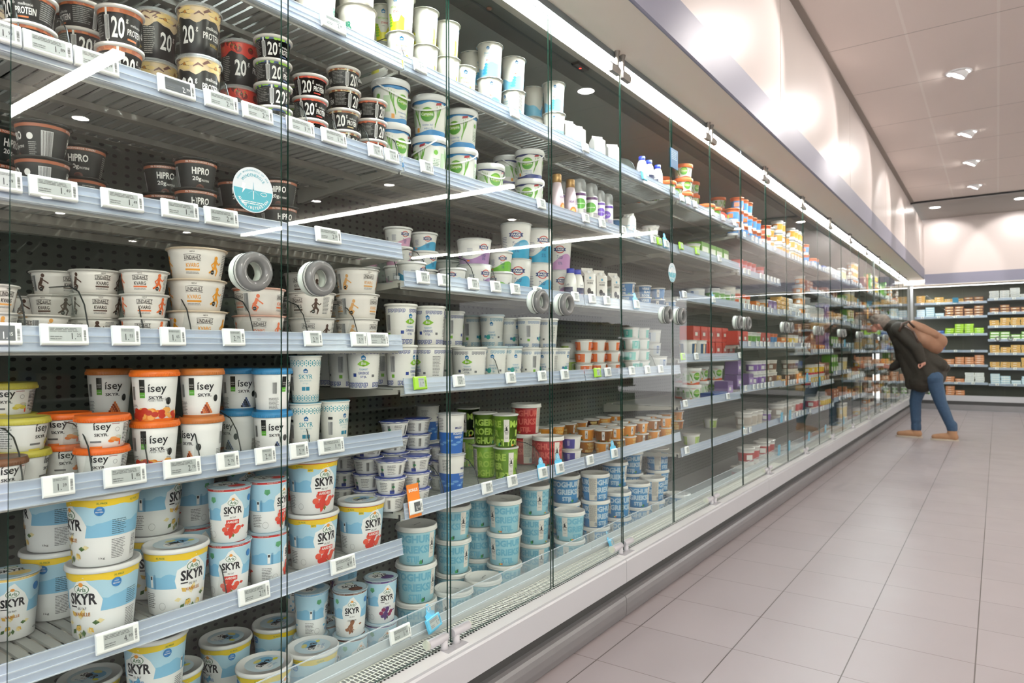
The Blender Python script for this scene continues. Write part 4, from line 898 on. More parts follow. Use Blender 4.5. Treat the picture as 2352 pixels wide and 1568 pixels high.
# bay 1, second shelf (black protein cups, blue and white buckets)
line(1, 1, [D(u=60, kind='por', n=4, rot=120), D(u=183, kind='por', n=3, rot=95), D(u=272, kind='pmid', n=2, rot=22), D(u=355, kind='pv', n=2, row=1, rot=80), D(u=456, kind='pv', n=2, rot=8), D(u=549, kind='ps', n=2, rot=40),
  D(u=627, kind='pbl', n=4, rot=15), D(u=712, kind='prd', n=3, rot=10), D(u=676, kind='pbl', n=3, row=1, rot=60), D(u=790, kind='pye', n=4, rot=70), D(u=853, kind='poc', n=3, rot=80), D(u=899, kind='cb', n=2, row=0, rot=38), D(u=110, kind='por', n=3, row=1, rot=60), D(u=10, kind='pv', n=2, row=1, rot=60)])
line(2, 1, [D(u=988, kind='cb', n=2, rot=-8), D(u=1060, kind='cb', n=2, rot=-20), D(u=1100, kind='cb', n=1, row=1), D(u=1124, kind='cn', n=1, row=0, rot=30), D(u=1167, kind='cn', n=2, row=1, rot=60), D(u=1218, kind='cn', n=2, row=0, rot=-12), D(u=1192, kind='cn', n=1, row=2)])
line(2, 1, [D(u=1281, kind='bg', rot=40), D(u=1296, kind='su', row=1), D(u=1312, kind='bg', rot=10)])
line(3, 1, [D(u=1332, kind='sc', rot=10), D(u=1359, kind='sc', rot=-5), D(u=1379, kind='su', rot=20), D(u=1398, kind='su', rot=-20), D(u=1414, kind='zv', row=1, n=2, rot=60), D(u=1431, kind='zv', row=1, n=2, rot=60), D(u=1436, kind='zv', row=0, rot=20), D(u=1466, kind='bo', row=2, rot=90), D(u=1446, kind='ck', row=0), D(u=1496, kind='cw', row=0, n=2), D(u=1480, kind='cw', row=1, n=2)])
# top shelf
line(1, 0, [D(u=610, kind='pn', n=2), D(u=725, kind='pn', n=2, rot=60), D(u=820, kind='pn', n=2, rot=22)])
line(2, 0, [D(u=880, kind='bs', n=2, row=1, rot=0), D(u=921, kind='bs', n=2, rot=-20), D(u=977, kind='bs', n=2, rot=90), D(u=1028, kind='bs', n=2, rot=90), D(u=1067, kind='bs', n=1, rot=10), D(u=1085, kind='bo', n=2, row=1), D(u=1127, kind='bo', n=2, rot=-16), D(u=1181, kind='bo', n=2, rot=14), D(u=1226, kind='bo', n=2, row=1, rot=90), D(u=1275, kind='bo', n=2, rot=0), D(u=1306, kind='ck', rot=30), D(u=1328, kind='ck', rot=30)])
line(3, 0, [D(u=1374, kind='ck', rot=30), D(u=1408, kind='ck', rot=20), D(u=1481, kind='co', n=2, row=2, rot=0), D(u=1455, kind='co', n=1, row=2), D(u=1477, kind='bm', row=0), D(u=1493, kind='bm', row=0), D(u=1513, kind='bm', row=0), D(u=1524, kind='co', n=2, row=1, rot=90), D(u=1533, kind='co', n=1, row=0, rot=40), D(u=1549, kind='co', n=1, row=0, rot=20)])
line(4, 0, [D(u=1572, kind='co', n=3, row=0, rot=5), D(u=1590, kind='co', n=3, row=1, rot=60), D(u=1624, kind='co', n=1, row=0), D(u=1640, kind='co', n=1, row=0), D(u=1652, kind='co', n=3, row=1, rot=70)])
# bay 1, third shelf
line(1, 2, [D(u=95, kind='hp', n=2, row=0, rot=95), D(u=186, kind='hp', n=2, row=1, rot=-12), D(u=-20, kind='hp', n=2, row=1, rot=60), D(u=377, kind='hp', n=2, row=1, rot=6), D(u=449, kind='hp', n=2, rot=14), D(u=345, kind='hp', n=1, row=3), D(u=543, kind='hp', n=2, row=1, rot=10), D(u=640, kind='hp', n=2, row=0, rot=-2), D(u=250, kind='hp', n=1, row=3)])
# bay 1, fourth shelf: quark bowls
line(1, 3, [D(u=-36, kind='kc', n=2, row=0, rot=40), D(u=88, kind='kc', n=1, row=0, rot=90), D(u=60, kind='kb', n=2, row=2, rot=60), D(u=128, kind='kb', n=3, row=1, rot=30), D(u=221, kind='kb', n=3, row=0, rot=10), D(u=332, kind='ko', n=3, row=0, rot=-5), D(u=452, kind='kY', n=3, row=0, rot=-8), D(u=595, kind='kS', n=2, row=0, rot=60),
  D(u=702, kind='kB', n=3, row=1, rot=-15), D(u=716, kind='kB', n=2, row=0, rot=-34), D(u=820, kind='kC', n=3, row=0, rot=30), D(u=630, kind='kB', n=2, row=2), D(u=780, kind='kC', n=2, row=2)])
# bay 1, fifth shelf: skyr
line(1, 4, [D(u=-10, kind='ib', n=1, rot=30), D(u=50, kind='iy', n=2, rot=50), D(u=20, kind='iy', n=3, row=1, rot=-10), D(u=150, kind='io', n=2, row=1, rot=-20), D(u=236, kind='io', n=2, rot=-6), D(u=357, kind='iO', n=2, rot=-4), D(u=463, kind='iC', n=2, rot=6), D(u=552, kind='iB', n=2, row=1, rot=0), D(u=626, kind='iB', n=2, rot=58),
  D(u=250, kind='iC', n=2, row=2, rot=0), D(u=701, kind='sk', n=2, rot=4), D(u=768, kind='sk', n=1, rot=46), D(u=480, kind='iC', n=1, row=2)])
# bay 1, sixth shelf: large skyr
line(1, 5, [D(u=30, kind='aV', n=1, rot=2, v=1310), D(u=-90, kind='aV', n=1, rot=2), D(u=62, kind='XV', n=1, row=2), D(u=132, kind='XV', n=2, row=1, rot=-80), D(u=240, kind='XV', n=2, rot=-62), D(u=352, kind='XV', n=2, row=1, rot=60), D(u=406, kind='XV', n=1, rot=34), D(u=447, kind='aR', n=2, row=2, rot=90), D(u=528, kind='aR', n=2, rot=4), D(u=616, kind='aR', n=2, rot=62), D(u=560, kind='aR', n=2, row=2), D(u=640, kind='XR', n=2, row=1, rot=50), D(u=719, kind='XR', n=2, rot=30), D(u=829, kind='XR', n=1, rot=34)])
# bay 1, bottom deck
line(1, -1, [D(u=130, kind='kS', n=2, v=1568), D(u=360, kind='XN', n=2, v=1448, rot=150), D(u=400, kind='XN', n=1, v=1538), D(u=520, kind='XN', n=1, v=1462), D(u=637, kind='XN', n=1, v=1458), D(u=608, kind='XN', n=1, v=1522, rot=50), D(u=718, kind='XN', n=1, v=1483, rot=80), D(u=805, kind='aC', n=2, v=1347, rot=12), D(u=750, kind='aC', n=1, v=1423), D(u=715, kind='aN', n=2, v=1372, rot=90), D(u=690, kind='aN', n=2, v=1330), D(u=790, kind='aB', n=2, row=3), D(u=210, kind='XN', n=1, v=1550)])
# bay 2
line(2, 2, [D(u=915, kind='Fp', n=3, row=1, rot=38), D(u=975, kind='Fb', n=3, row=1, rot=18), D(u=1027, kind='Fp', n=2, row=2, rot=80), D(u=945, kind='Fb', n=1, row=0, rot=60), D(u=1040, kind='Fb', n=1, row=0, rot=-4), D(u=1090, kind='FM', n=2, row=0, rot=44), D(u=1116, kind='FB', n=1, row=3, rot=10), D(u=1150, kind='Fg', n=2, row=0, rot=20), D(u=1186, kind='FB', n=2, row=0, rot=5), D(u=1236, kind='FB', n=2, row=0, rot=20), D(u=1283, kind='FP', n=2, row=0, rot=14), D(u=840, kind='Fp', n=2, row=2, rot=90), D(u=1311, kind='bm', row=0), D(u=1327, kind='bm', row=0)])
line(3, 2, [D(u=1349, kind='mk', row=0, rot=30), D(u=1376, kind='mk', row=0, rot=32), D(u=1408, kind='mk', row=0, rot=40), D(u=1335, kind='mk', row=1, rot=30), D(u=1442, kind='zv', n=2, row=0, rot=60), D(u=1424, kind='zv', n=2, row=1, rot=70), D(u=1479, kind='zv', n=2, row=0, rot=120), D(u=1511, kind='zv', n=2, row=0, rot=0), D(u=1537, kind='zv', n=1, row=0)])
line(2, 3, [D(u=762, kind='gb', n=1, row=2, rot=90), D(u=835, kind='gb', n=1, row=0, rot=0), D(u=790, kind='gb', n=1, row=1, rot=80), D(u=880, kind='gb', n=1, row=1, rot=90), D(u=921, kind='gb', n=2, row=0, rot=34), D(u=988, kind='gb', n=2, row=0, rot=-2), D(u=1036, kind='gb', n=2, row=1, rot=90), D(u=1078, kind='gw', n=1, row=0, rot=-8), D(u=1082, kind='gl', n=2, row=2, rot=70), D(u=1131, kind='gl', n=2, row=1, rot=0), D(u=1136, kind='gl', n=1, row=0, rot=-10), D(u=1171, kind='gl', n=1, row=0, rot=30), D(u=1168, kind='gn', n=2, row=1, rot=60), D(u=1216, kind='gn', n=2, row=0, rot=95), D(u=1256, kind='gn', n=2, row=0, rot=-50), D(u=1284, kind='gn', n=1, row=0, rot=60)])
line(3, 3, [D(u=1312, kind='gr', n=2, row=0, rot=20), D(u=1340, kind='or2', n=3, row=0, rot=20), D(u=1372, kind='or2', n=3, row=0, rot=40), D(u=1405, kind='or2', n=3, row=0, rot=10), D(u=1330, kind='or2', n=3, row=1), D(u=1450, kind='tl', n=4, row=0, rot=50), D(u=1474, kind='tl', n=4, row=0, rot=20), D(u=1420, kind='tl', n=2, row=2), D(u=1495, kind='bt', n=3, row=1), D(u=1507, kind='bt', n=1, row=0, rot=0)])
line(2, 4, [D(u=790, kind='ct', n=3, row=2), D(u=845, kind='ct', n=4, row=1), D(u=905, kind='ct', n=5, row=1), D(u=958, kind='ct', n=5, row=1), D(u=897, kind='ct', n=3, row=0), D(u=953, kind='ct', n=3, row=0, rot=20), D(u=1015, kind='ct', n=3, row=0), D(u=918, kind='qt', n=3, row=3), D(u=982, kind='mh', n=2, row=3), D(u=1036, kind='mh', n=2, row=0, rot=20), D(u=1075, kind='zg', n=2, row=3), D(u=1113, kind='zg', n=2, row=1, rot=90), D(u=1161, kind='zg', n=2, row=0, rot=2), D(u=1207, kind='zr', n=2, row=1, rot=-60), D(u=1258, kind='zr', n=1, row=0, rot=38), D(u=1312, kind='pp', n=2, row=0, rot=60)])
for u in range(1250, 1425, 27): I(2 if u < 1330 else 3, 4, u, 'zo', 2, row=3, rot=rr.choice((0, 60, 120)))
for u in range(1345, 1560, 26): I(3, 4, u, 'zo', 2, row=1, rot=rr.choice((0, 60, 180)))
for u in range(1385, 1540, 28): I(3, 4, u, 'zo', 2, row=0, rot=rr.choice((0, 60, 30)))
line(2, -1, [D(u=874, kind='aD,aB', n=2, v=1322, rot=24), D(u=955, kind='zl', n=3, v=1203, rot=52), D(u=1040, kind='zl', n=1, v=1350, rot=-34), D(u=1108, kind='zl', n=1, v=1325, rot=60), D(u=1040, kind='zl', n=3, v=1158, rot=48), D(u=1097, kind='zl', n=3, v=1142, rot=60), D(u=1157, kind='zl', n=3, v=1145, rot=-42), D(u=1226, kind='zl', n=3, v=1112, rot=30), D(u=1250, kind='zl', n=3, v=1085, rot=10), D(u=1008, kind='zl', n=1, v=1318, rot=10), D(u=1306, kind='zl', n=2, v=1172, rot=-12)])
line(3, -1, [D(u=1298, kind='zb', n=3, v=1090, rot=80), D(u=1365, kind='zb', n=3, v=1086, rot=-140), D(u=1410, kind='zb', n=3, v=1062, rot=60), D(u=1416, kind='zb', n=2, v=1128, rot=-40), D(u=1462, kind='zb', n=2, v=1108, rot=66), D(u=1448, kind='zb', n=3, v=1036, rot=60), D(u=1508, kind='zb', n=3, v=1036, rot=-130), D(u=1496, kind='zb', n=2, v=1096, rot=-110), D(u=1556, kind='zb', n=1, v=1134, rot=20)])
# bay 4
line(4, 1, [D(u=1590, kind='gr', n=1, row=0), D(u=1600, kind='gr', n=1, row=1)])
line(4, 2, [D(u=1598, kind='bt', n=1, row=0), D(u=1620, kind='bt', n=1, row=1), D(u=1655, kind='bo', n=1, row=1), D(u=1672, kind='pn', n=1, row=0), D(u=1690, kind='bo', n=1, row=0)])
line(4, 3, [D(u=1580, kind='rp', n=1, row=0, rot=10), D(u=1603, kind='rp', n=1, row=0, rot=0)])
line(4, 4, [D(u=1586, kind='cr', n=2, row=0, rot=40), D(u=1568, kind='cr', n=2, row=1), D(u=1606, kind='cr', n=2, row=1, rot=60), D(u=1640, kind='cr', n=2, row=0, rot=40)])
line(4, 5, [D(u=1586, kind='gr', n=1, row=0), D(u=1630, kind='gr', n=1, row=2)])
line(3, -1, [])
# simple far stock ------------------------------------------------------------
def simple_cup(key, R, h, c1, c2, c3, desc, name='yoghurt_tub', cat='tub'):
    b = MB(); b.lathe([(R*.82, 0), (R*.83, .003), (R*.86, h*.2)], col(*c1), 18, cap1=False); b.lathe([(R*.86, h*.2), (R*.95, h*.72)], col(*c2), 18, cap0=False, cap1=False); b.lathe([(R*.95, h*.72), (R*.98, h*.93), (R*1.03, h*.93), (R*1.03, h), (R*.95, h)], col(*c3), 18, cap0=False)
    b.box(-R*.35, R*.35, -R*.93, -R*.88, h*.3, h*.6, col(*c3)); K[key] = [b.build(name), h+.001, R*1.05, desc, cat]
def simple_box(key, w_, d_, h, c1, c2, desc, name='food_pack', cat='pack', c3=(236, 236, 230)):
    b = MB(); m = col(*c1)
    b.extr([(-d_/2, .002), (-d_/2, h-.004), (-d_/2+.004, h), (d_/2-.004, h), (d_/2, h-.004), (d_/2, .002)], -w_/2, w_/2, m)
    b.box(-w_*.42, w_*.42, -d_/2-.0006, -d_/2, h*.22, h*.72, col(*c2)); b.box(-w_*.25, w_*.1, -d_/2-.0010, -d_/2-.0006, h*.38, h*.60, col(*c3)); b.box(-w_*.4, w_*.4, -d_*.4, d_*.4, h, h+.0006, col(*c2))
    K[key] = [b.build(name), h+.001, max(w_, d_)*.52, desc, cat]
RC = {'f1': ((240, 238, 232), (200, 60, 50), (240, 238, 232)), 'f2': ((238, 236, 230), (70, 140, 200), (236, 120, 60)), 'f3': ((240, 236, 226), (236, 150, 50), (240, 240, 236)), 'f4': ((120, 180, 80), (238, 238, 226), (230, 100, 50)),
      'f5': ((236, 236, 232), (110, 170, 70), (240, 240, 236)), 'f6': ((226, 226, 226), (130, 90, 170), (236, 236, 236)), 'f7': ((230, 224, 210), (120, 80, 60), (236, 230, 220)), 'f8': ((220, 50, 40), (240, 200, 60), (240, 236, 230)), 'f9': ((240, 240, 240), (230, 170, 190), (230, 90, 80))}
RD = {'f1': 'white tub with red band', 'f2': 'blue tub, orange lid', 'f3': 'ivory tub with orange band', 'f4': 'green tub, orange lid', 'f5': 'white tub with green band', 'f6': 'grey tub with violet band', 'f7': 'beige tub with brown band', 'f8': 'red and yellow tub', 'f9': 'pink tub, coral lid'}
for k_, (a, b_, c_) in RC.items(): simple_cup(k_, .052, .105, a, b_, c_, RD[k_])
for k_, R_, a, b_, c_, d_ in (('F1', .068, (240, 238, 232), (186, 60, 56), (244, 242, 238), 'wide red and white bucket'), ('F2', .068, (232, 228, 222), (190, 180, 170), (244, 242, 238), 'wide pale bucket'), ('F3', .045, (236, 200, 130), (240, 214, 150), (240, 236, 230), 'tall cream-yellow tub')): simple_cup(k_, R_, .13 if k_ != 'F3' else .18, a, b_, c_, d_, 'bucket', 'bucket')
BX = {'g1': ((216, 60, 40), (190, 40, 34), 'red carton pack'), 'g2': ((112, 170, 60), (236, 236, 220), 'green dessert pack'), 'g3': ((222, 180, 100), (206, 150, 80), 'ochre cheese pack'), 'g4': ((60, 90, 160), (90, 130, 200), 'blue pack'), 'g5': ((240, 240, 236), (206, 210, 214), 'white cheese pack'),
      'g6': ((130, 80, 60), (206, 160, 110), 'brown sausage pack'), 'g7': ((240, 140, 50), (246, 200, 120), 'orange cheese pack'), 'g8': ((150, 200, 40), (190, 226, 70), 'lime-green pack'), 'g9': ((190, 220, 236), (236, 240, 240), 'pale blue cheese pack'), 'h1': ((206, 130, 84), (232, 170, 130), 'salmon-coloured pack'), 'h2': ((120, 90, 150), (170, 140, 200), 'violet dessert pack')}
for k_, (a, b_, d_) in BX.items(): simple_box(k_, .13, .10, .038 if k_ in ('g3', 'g5', 'g8', 'g9', 'g7', 'h1', 'g4') else .11, a, b_, d_)
def fill(bay, sh, kinds, x0, x1, nmax=3, prob=.9, row=0, gap=.01):
    x = x0
    while x < x1:
        kd = kinds[int((x-x0)/(x1-x0)*len(kinds)) % len(kinds)]; R = K[kd][2]
        if x+2*R > x1+.02: break
        hmax = (ZS[bay][sh-1] if sh > 0 else (2.5 if sh == 0 else ZS[bay][-1]))-zof(bay, sh)-.07
        n = max(1, min(nmax+rr.choice((-1, 0, 0)), int(hmax/K[kd][1])))
        if rr.random() < prob: I(bay, sh, 0, kd, n, row=row, x=x+R, rot=rr.choice((0, 0, 20, -20)) if kd[0] not in 'gh' else 'flat')
        x += 2*R+gap
x4 = 4.02
fill(4, 0, ['g2', 'g1', 'g2'], 4.62, 5.2, 1); fill(4, 2, ['f5'], 4.75, 5.18, 1); fill(4, 3, ['g1'], 4.33, 5.19, 2, 1); fill(4, 4, ['g4', 'h2', 'f6'], 4.72, 5.18, 1)
fill(4, 1, ['g2'], 4.5, 5.19, 1, 1)
fill(5, 0, ['f2'], 5.22, 6.0, 3, .8); fill(5, 0, ['f4', 'f3'], 6.0, 6.4, 2); fill(5, 1, ['f9'], 5.3, 6.1, 2); fill(5, 2, ['f4', 'g7', 'f3', 'h2'], 5.25, 6.4, 2); fill(5, 3, ['g1', 'f5', 'g1', 'f2'], 5.25, 6.4, 1, 1); fill(5, 4, ['h2', 'f6', 'f7'], 5.25, 6.4, 2, .8); fill(5, 5, ['F2', 'f6'], 5.5, 6.2, 1, .8)
fill(5, -1, ['F1'], 5.3, 6.4, 2, 1); fill(6, 0, ['f3'], 6.42, 7.5, 3, .8); fill(6, 1, ['g3', 'g5', 'f3'], 6.42, 7.6, 4, 1); fill(6, 2, ['g7', 'f8', 'g6'], 6.42, 7.6, 2, 1); fill(6, 3, ['g3', 'f7', 'g7'], 6.42, 7.6, 2, .9); fill(6, 4, ['F2', 'F1'], 6.5, 7.5, 2, .8); fill(6, -1, ['F2', 'h1'], 6.5, 7.5, 1, .9)
fill(7, 0, ['f2', 'g4'], 7.62, 8.7, 2, .8); fill(7, 1, ['h1'], 7.62, 8.8, 3); fill(7, 2, ['g5', 'g5', 'h2'], 7.62, 8.8, 4, 1); fill(7, 3, ['g6', 'g7', 'h2'], 7.62, 8.8, 2); fill(7, 4, ['f8', 'f8', 'g6'], 7.62, 8.8, 2, 1); fill(7, 5, ['F1', 'f8'], 7.62, 8.8, 1, .7); fill(7, -1, ['h1', 'g7'], 7.7, 8.7, 3, .8)
pal = ['g3', 'g5', 'g7', 'g6', 'f7', 'h1', 'g3', 'f3', 'g9', 'F3', 'g2', 'f8']
for bay in range(8, 14):
    a, b_ = bays[bay]
    for sh in list(range(6))+[-1]:
        fill(bay, sh, [rr.choice(pal) for _ in range(3)], a+.03, b_-.02, 3, .85, gap=.03)
# ---- keep neighbours on a shelf apart by sliding the farther one back along its line of sight
from collections import defaultdict
SH = defaultdict(list)
for it in ITEMS: SH[(it[1], round(zof(it[0], it[1]), 3))].append(it)
for key, L_ in SH.items():
    L_.sort(key=lambda t: t[3]); done = []
    for it in L_:
        for tries in range(60):
            hit = [o for o in done if math.hypot(o[2]-it[2], o[3]-it[3]) < (o[7]+it[7])*.985]
            if not hit: break
            s = 1+.004; it[2] *= s; it[3] *= s
        if it[3]+it[7] > 2.12: it[4] = None; continue
        done.append(it)
ITEMS = [i for i in ITEMS if i[4]]
NAMES = {'pv': 'protein_cup', 'ps': 'protein_cup', 'pmid': 'protein_cup', 'hp': 'protein_bowl', 'pbl': 'protein_bowl', 'por': 'protein_bowl', 'prd': 'protein_bowl', 'pye': 'protein_bowl', 'poc': 'protein_bowl', 'sk': 'skyr_cup', 'ct': 'cottage_cheese_cup', 'cw': 'cream_cup', 'mh': 'yoghurt_cup', 'bs': 'yoghurt_cup', 'bo': 'yoghurt_cup', 'pn': 'yoghurt_pot', 'zg': 'yoghurt_cup', 'zo': 'cream_cup', 'zv': 'cream_cup', 'or2': 'dessert_cup', 'tl': 'dessert_cup', 'gr': 'dessert_cup', 'pp': 'dessert_cup', 'qt': 'quark_tub', 'bt': 'quark_tub', 'rp': 'pudding_tub', 'zl': 'yoghurt_bucket', 'zb': 'yoghurt_bucket', 'zr': 'yoghurt_bucket', 'cb': 'yoghurt_bucket', 'cn': 'yoghurt_bucket', 'co': 'yoghurt_bucket', 'cr': 'yoghurt_bucket', 'F1': 'yoghurt_bucket', 'F2': 'quark_bucket', 'F3': 'custard_tub', 'g1': 'dessert_carton', 'g2': 'dessert_pack', 'h2': 'dessert_pack', 'g3': 'cheese_pack', 'g5': 'white_cheese_pack', 'g7': 'orange_cheese_pack', 'g9': 'pale_blue_cheese_pack', 'g4': 'butter_pack', 'g6': 'sausage_pack', 'h1': 'meat_pack', 'g8': 'spread_pack'}  # far cheese packs go by colour; their sort is not known
for kd, e in K.items():
    nm = NAMES.get(kd) or {'k': 'quark_bowl', 'i': 'skyr_tub', 'X': 'skyr_tub', 'a': 'skyr_tub', 'g': 'greek_yoghurt_tub', 'F': 'strained_yoghurt_tub', 'f': 'yoghurt_tub'}.get(kd[0])
    if nm and e[4] not in ('bottle', 'spray can', 'carton'): e[0].name = nm
used = set(); byS = defaultdict(list)
for it in ITEMS: byS[(it[0], it[1])].append(it)
ORD = ['first', 'second', 'third', 'fourth', 'fifth', 'sixth', 'seventh', 'eighth', 'ninth', 'tenth', 'eleventh', 'twelfth', 'thirteenth', 'fourteenth', 'fifteenth', 'sixteenth', 'seventeenth', 'eighteenth', 'nineteenth', 'twentieth']+['%dth' % i for i in range(21, 60)]
LV = {1: ['lone'], 2: ['lower', 'upper'], 3: ['bottom', 'middle', 'top'], 4: ['bottom', 'second', 'third', 'top'], 5: ['bottom', 'second', 'middle', 'fourth', 'top']}
for (bay, sh), L_ in byS.items():
    L_.sort(key=lambda t: t[2]/t[3])
    cnt = defaultdict(int); tot = defaultdict(int)
    for it in L_: tot[it[4]] += 1
    for it in L_:
        _, _, X, Y, kd, n, rot, R = it; cnt[kd] += 1; z = zof(bay, sh)
        where = ('bottom deck' if sh < 0 else SN[sh])+', '+BN[bay]
        kds = kd.split(',')
        for lv in range(n):
            kd = kds[lv % len(kds)]; src = K[kd][0]
            if kd not in used: o = src; used.add(kd)
            else: o = copy_tree(src)
            a = math.atan2(-Y, -X)+PI/2
            rz = (rr.uniform(-.05, .05) if rot == 'flat' else a+math.radians((rot if rot is not None else rr.uniform(-70, 70))+rr.uniform(-8, 8)*(lv > 0)+(0 if lv == n-1 or rot is None else (0, 25, -60)[rr.randrange(3)])))
            if rot is not None and rot != 'flat' and kd in ('zl', 'FB', 'FP', 'zb', 'XR') : rz = a+math.radians(rot+rr.uniform(-10, 10))
            o.location = (X+(rr.uniform(-.002, .002) if lv else 0), Y, z+lv*K[kd][1]); o.rotation_euler = (0, 0, rz)
            place = ('%s stack' % ORD[max(cnt[kd], 1)-1] if tot[kd] > 1 else 'stack') if n > 1 else ('%s one' % ORD[cnt[kd]-1] if tot[kd] > 1 else ''); lvn = '' if n == 1 else LV[n][lv]
            tag(o, ', '.join(t for t in (K[kd][3], ('%s in %s' % (lvn, place)) if lvn else place, where) if t), K[kd][4], K[kd][3].split(',')[0]+'s' if tot[kd]*n > 1 else None)
for kd, e in K.items():
    if kd not in used:
        for ch in list(e[0].children): bpy.data.objects.remove(ch)
        bpy.data.objects.remove(e[0])
# ---------------------------------------------------------------- electronic price tags
FRW = col(238, 238, 236, .3); SCR = mat('eink_screen', (176, 180, 178), .35); SCD = mat('eink_dark', (84, 88, 92), .35); TAGS = {}
LIME = col(164, 214, 50); SKYB = col(96, 190, 228); ORG = col(240, 130, 30)
def price_tag(X, Y, z, wide, price, frame='w', dark=False, lab=None, grp=None, topper=None, rz=0, tilt=-.15):
    key = (wide, price, frame, dark, topper)
    if key not in TAGS:
        W_ = .088 if wide else .058; H_ = .044; r = empty('price_tag'); fm = {'w': FRW, 'l': LIME, 'b': SKYB}[frame]
        b = MB(); b.extr([(-.007, .001), (-.008, .004), (-.008, H_-.003), (-.006, H_), (0, H_), (0, 0), (-.005, 0)], -W_/2, W_/2, fm); b.build('frame', r)
        sx0, sx1 = (-W_*.34, W_*.36) if wide else (-W_*.20, W_*.30); b = MB(); sc = SCD if dark else SCR; ink = WH if dark else INK
        b.add([(sx0, -.0083, .008), (sx1, -.0083, .008), (sx1, -.0083, H_-.006), (sx0, -.0083, H_-.006)], [(0, 1, 2, 3)], sc)
        def put(g, m): b.add([(x, -.0086, z_) for x, z_ in g[0]], g[1], m)
        w_ = sx1-sx0; e, cts = price.split('.')
        if wide: put(PARA(sx0+.002, sx1-.004, H_*.62, H_*.82, 3, 7), col(90, 92, 92)); put(PARA(sx0+.002, sx0+w_*.45, H_*.24, H_*.45, 2, 5), col(110, 112, 112)); put(T(e+'.', .008, .013, sx0+w_*.74, H_*.42), ink); put(T(cts, .008, .007, sx0+w_*.90, H_*.47), ink)
        else: put(PARA(sx0+.001, sx1-.001, H_*.70, H_*.82, 2, 7), col(90, 92, 92)); put(T(e+'.', .007, .014, sx0+w_*.42, H_*.42), ink); put(T(cts, .007, .007, sx0+w_*.74, H_*.48), ink)
        put(BARCODE(sx1+.003, sx1+.008, H_*.2, H_*.72, horiz=True), INK); b.build('screen', r)
        if topper:
            b = MB(); tm = {'leaf': SKYB, 'bonus': ORG}[topper]
            if topper == 'bonus':
                b.box(-.030, .026, -.001, .001, -.01, .098, tm)
                b.add([(x-.002, -.0013, z_) for x, z_ in T('BONUS', .042, .011, 0, .078, .02)[0]], T('BONUS', .042, .011, 0, .078, .02)[1], WH)
            else:
                g = POLY([(-.030, -.004), (.030, -.004), (.030, .055), (.016, .060), (.015, .070)]+[(.014*math.cos(t), .072+.014*math.sin(t)) for t in (0, .6, 1.2, 1.57, 1.94, 2.5, 3.14)]+[(-.016, .060), (-.030, .055)])
                vs = [(x, y, z_) for y in (0, .002) for x, z_ in g[0]]; n = len(g[0]); b.add(vs, [tuple(range(n)), tuple(range(2*n-1, n-1, -1))]+[(i, n+i, n+(i+1) % n, (i+1) % n) for i in range(n)], tm)
                b.add([(x, -.0004, z_) for x, z_ in RING(0, .070, .011, .011, .001)[0]], RING(0, .070, .011, .011, .001)[1], WH); b.add([(x, -.0004, z_) for x, z_ in ELL(0, .070, .003, .006)[0]], [list(range(16))], WH)
            b.build('topper', r)
        TAGS[key] = r
    else: r = copy_tree(TAGS[key])
    r.location = (X, Y, z); r.rotation_euler = (tilt, 0, rz); tag(r, lab, 'price tag', grp or 'price tags on the shelf rails'); return r
FN = {'w': 'white', 'l': 'lime-green', 'b': 'sky-blue'}
def tags(bay, sh, seq, lo=''):
    z = zof(bay, sh)
    for i, e in enumerate(seq):
        u, wide, price = e[:3]; fr = e[3] if len(e) > 3 else 'w'; tp = e[4] if len(e) > 4 else None; dk = e[5] if len(e) > 5 else False
        X = u2x(u, 1.575)
        lab = '%s %s price tag%s, %s from left, %s of %s' % ('wide' if wide else 'narrow', FN[fr], ' with %s topper' % ('orange' if tp == 'bonus' else 'blue') if tp else '', ORD[i], SN[sh], BN[bay])
        price_tag(X, 1.578, z-.010, wide, price.replace('x', '49'), fr, dk, lab, topper=tp)
tags(1, 0, [(767, 1, '2.89')]); tags(2, 0, [(967, 0, '1.99'), (1185, 0, '1.69')]); tags(3, 0, [(1348, 0, '1.29'), (1483, 0, '1.35', 'b'), (1548, 0, '1.99')])
tags(4, 0, [(1570, 0, '1.89'), (1584, 0, '1.89'), (1600, 0, '1.69'), (1640, 0, '1.49'), (1664, 0, '1.39'), (1690, 0, '1.29'), (1708, 0, '1.59'), (1726, 0, '1.99')])
tags(1, 1, [(4, 0, '1.99'), (107, 1, '1.89'), (220, 1, '1.89'), (405, 1, '2.79', 'w', None, True), (508, 1, '2.99'), (592, 1, '2.99'), (691, 1, '1.99'), (768, 1, '1.99'), (864, 0, '1.99'), (901, 0, '1.99')])
tags(2, 1, [(982, 0, '3.49'), (1246, 0, '2.59')]); tags(3, 1, [(1348, 0, '2.19'), (1386, 0, '2.49'), (1434, 0, '1.89'), (1466, 0, '1.09'), (1503, 0, '0.99'), (1517, 0, '1.19', 'l'), (1533, 0, '1.39', 'w', 'leaf')])
tags(4, 1, [(1567, 0, '1.29', 'l'), (1604, 0, '1.39', 'l'), (1655, 0, '1.49')])
tags(1, 2, [(8, 0, '1.49'), (122, 1, '1.49'), (281, 1, '1.49'), (414, 1, '1.49'), (509, 1, '2.49'), (755, 1, '2.39')])
tags(1, 3, [(10, 0, '1.35', 'w', None, True), (149, 1, '1.25'), (290, 0, '1.55'), (398, 0, '1.65'), (538, 0, '2.79'), (720, 0, '2.79'), (825, 0, '2.79'), (868, 1, '2.89')])
tags(1, 4, [(137, 0, '1.39'), (290, 1, '1.85'), (421, 1, '2.75'), (525, 0, '2.75'), (611, 0, '2.45'), (688, 0, '2.19'), (762, 1, '1.95')])
tags(1, 5, [(274, 1, '4.99'), (586, 1, '2.19'), (789, 1, '4.89')])
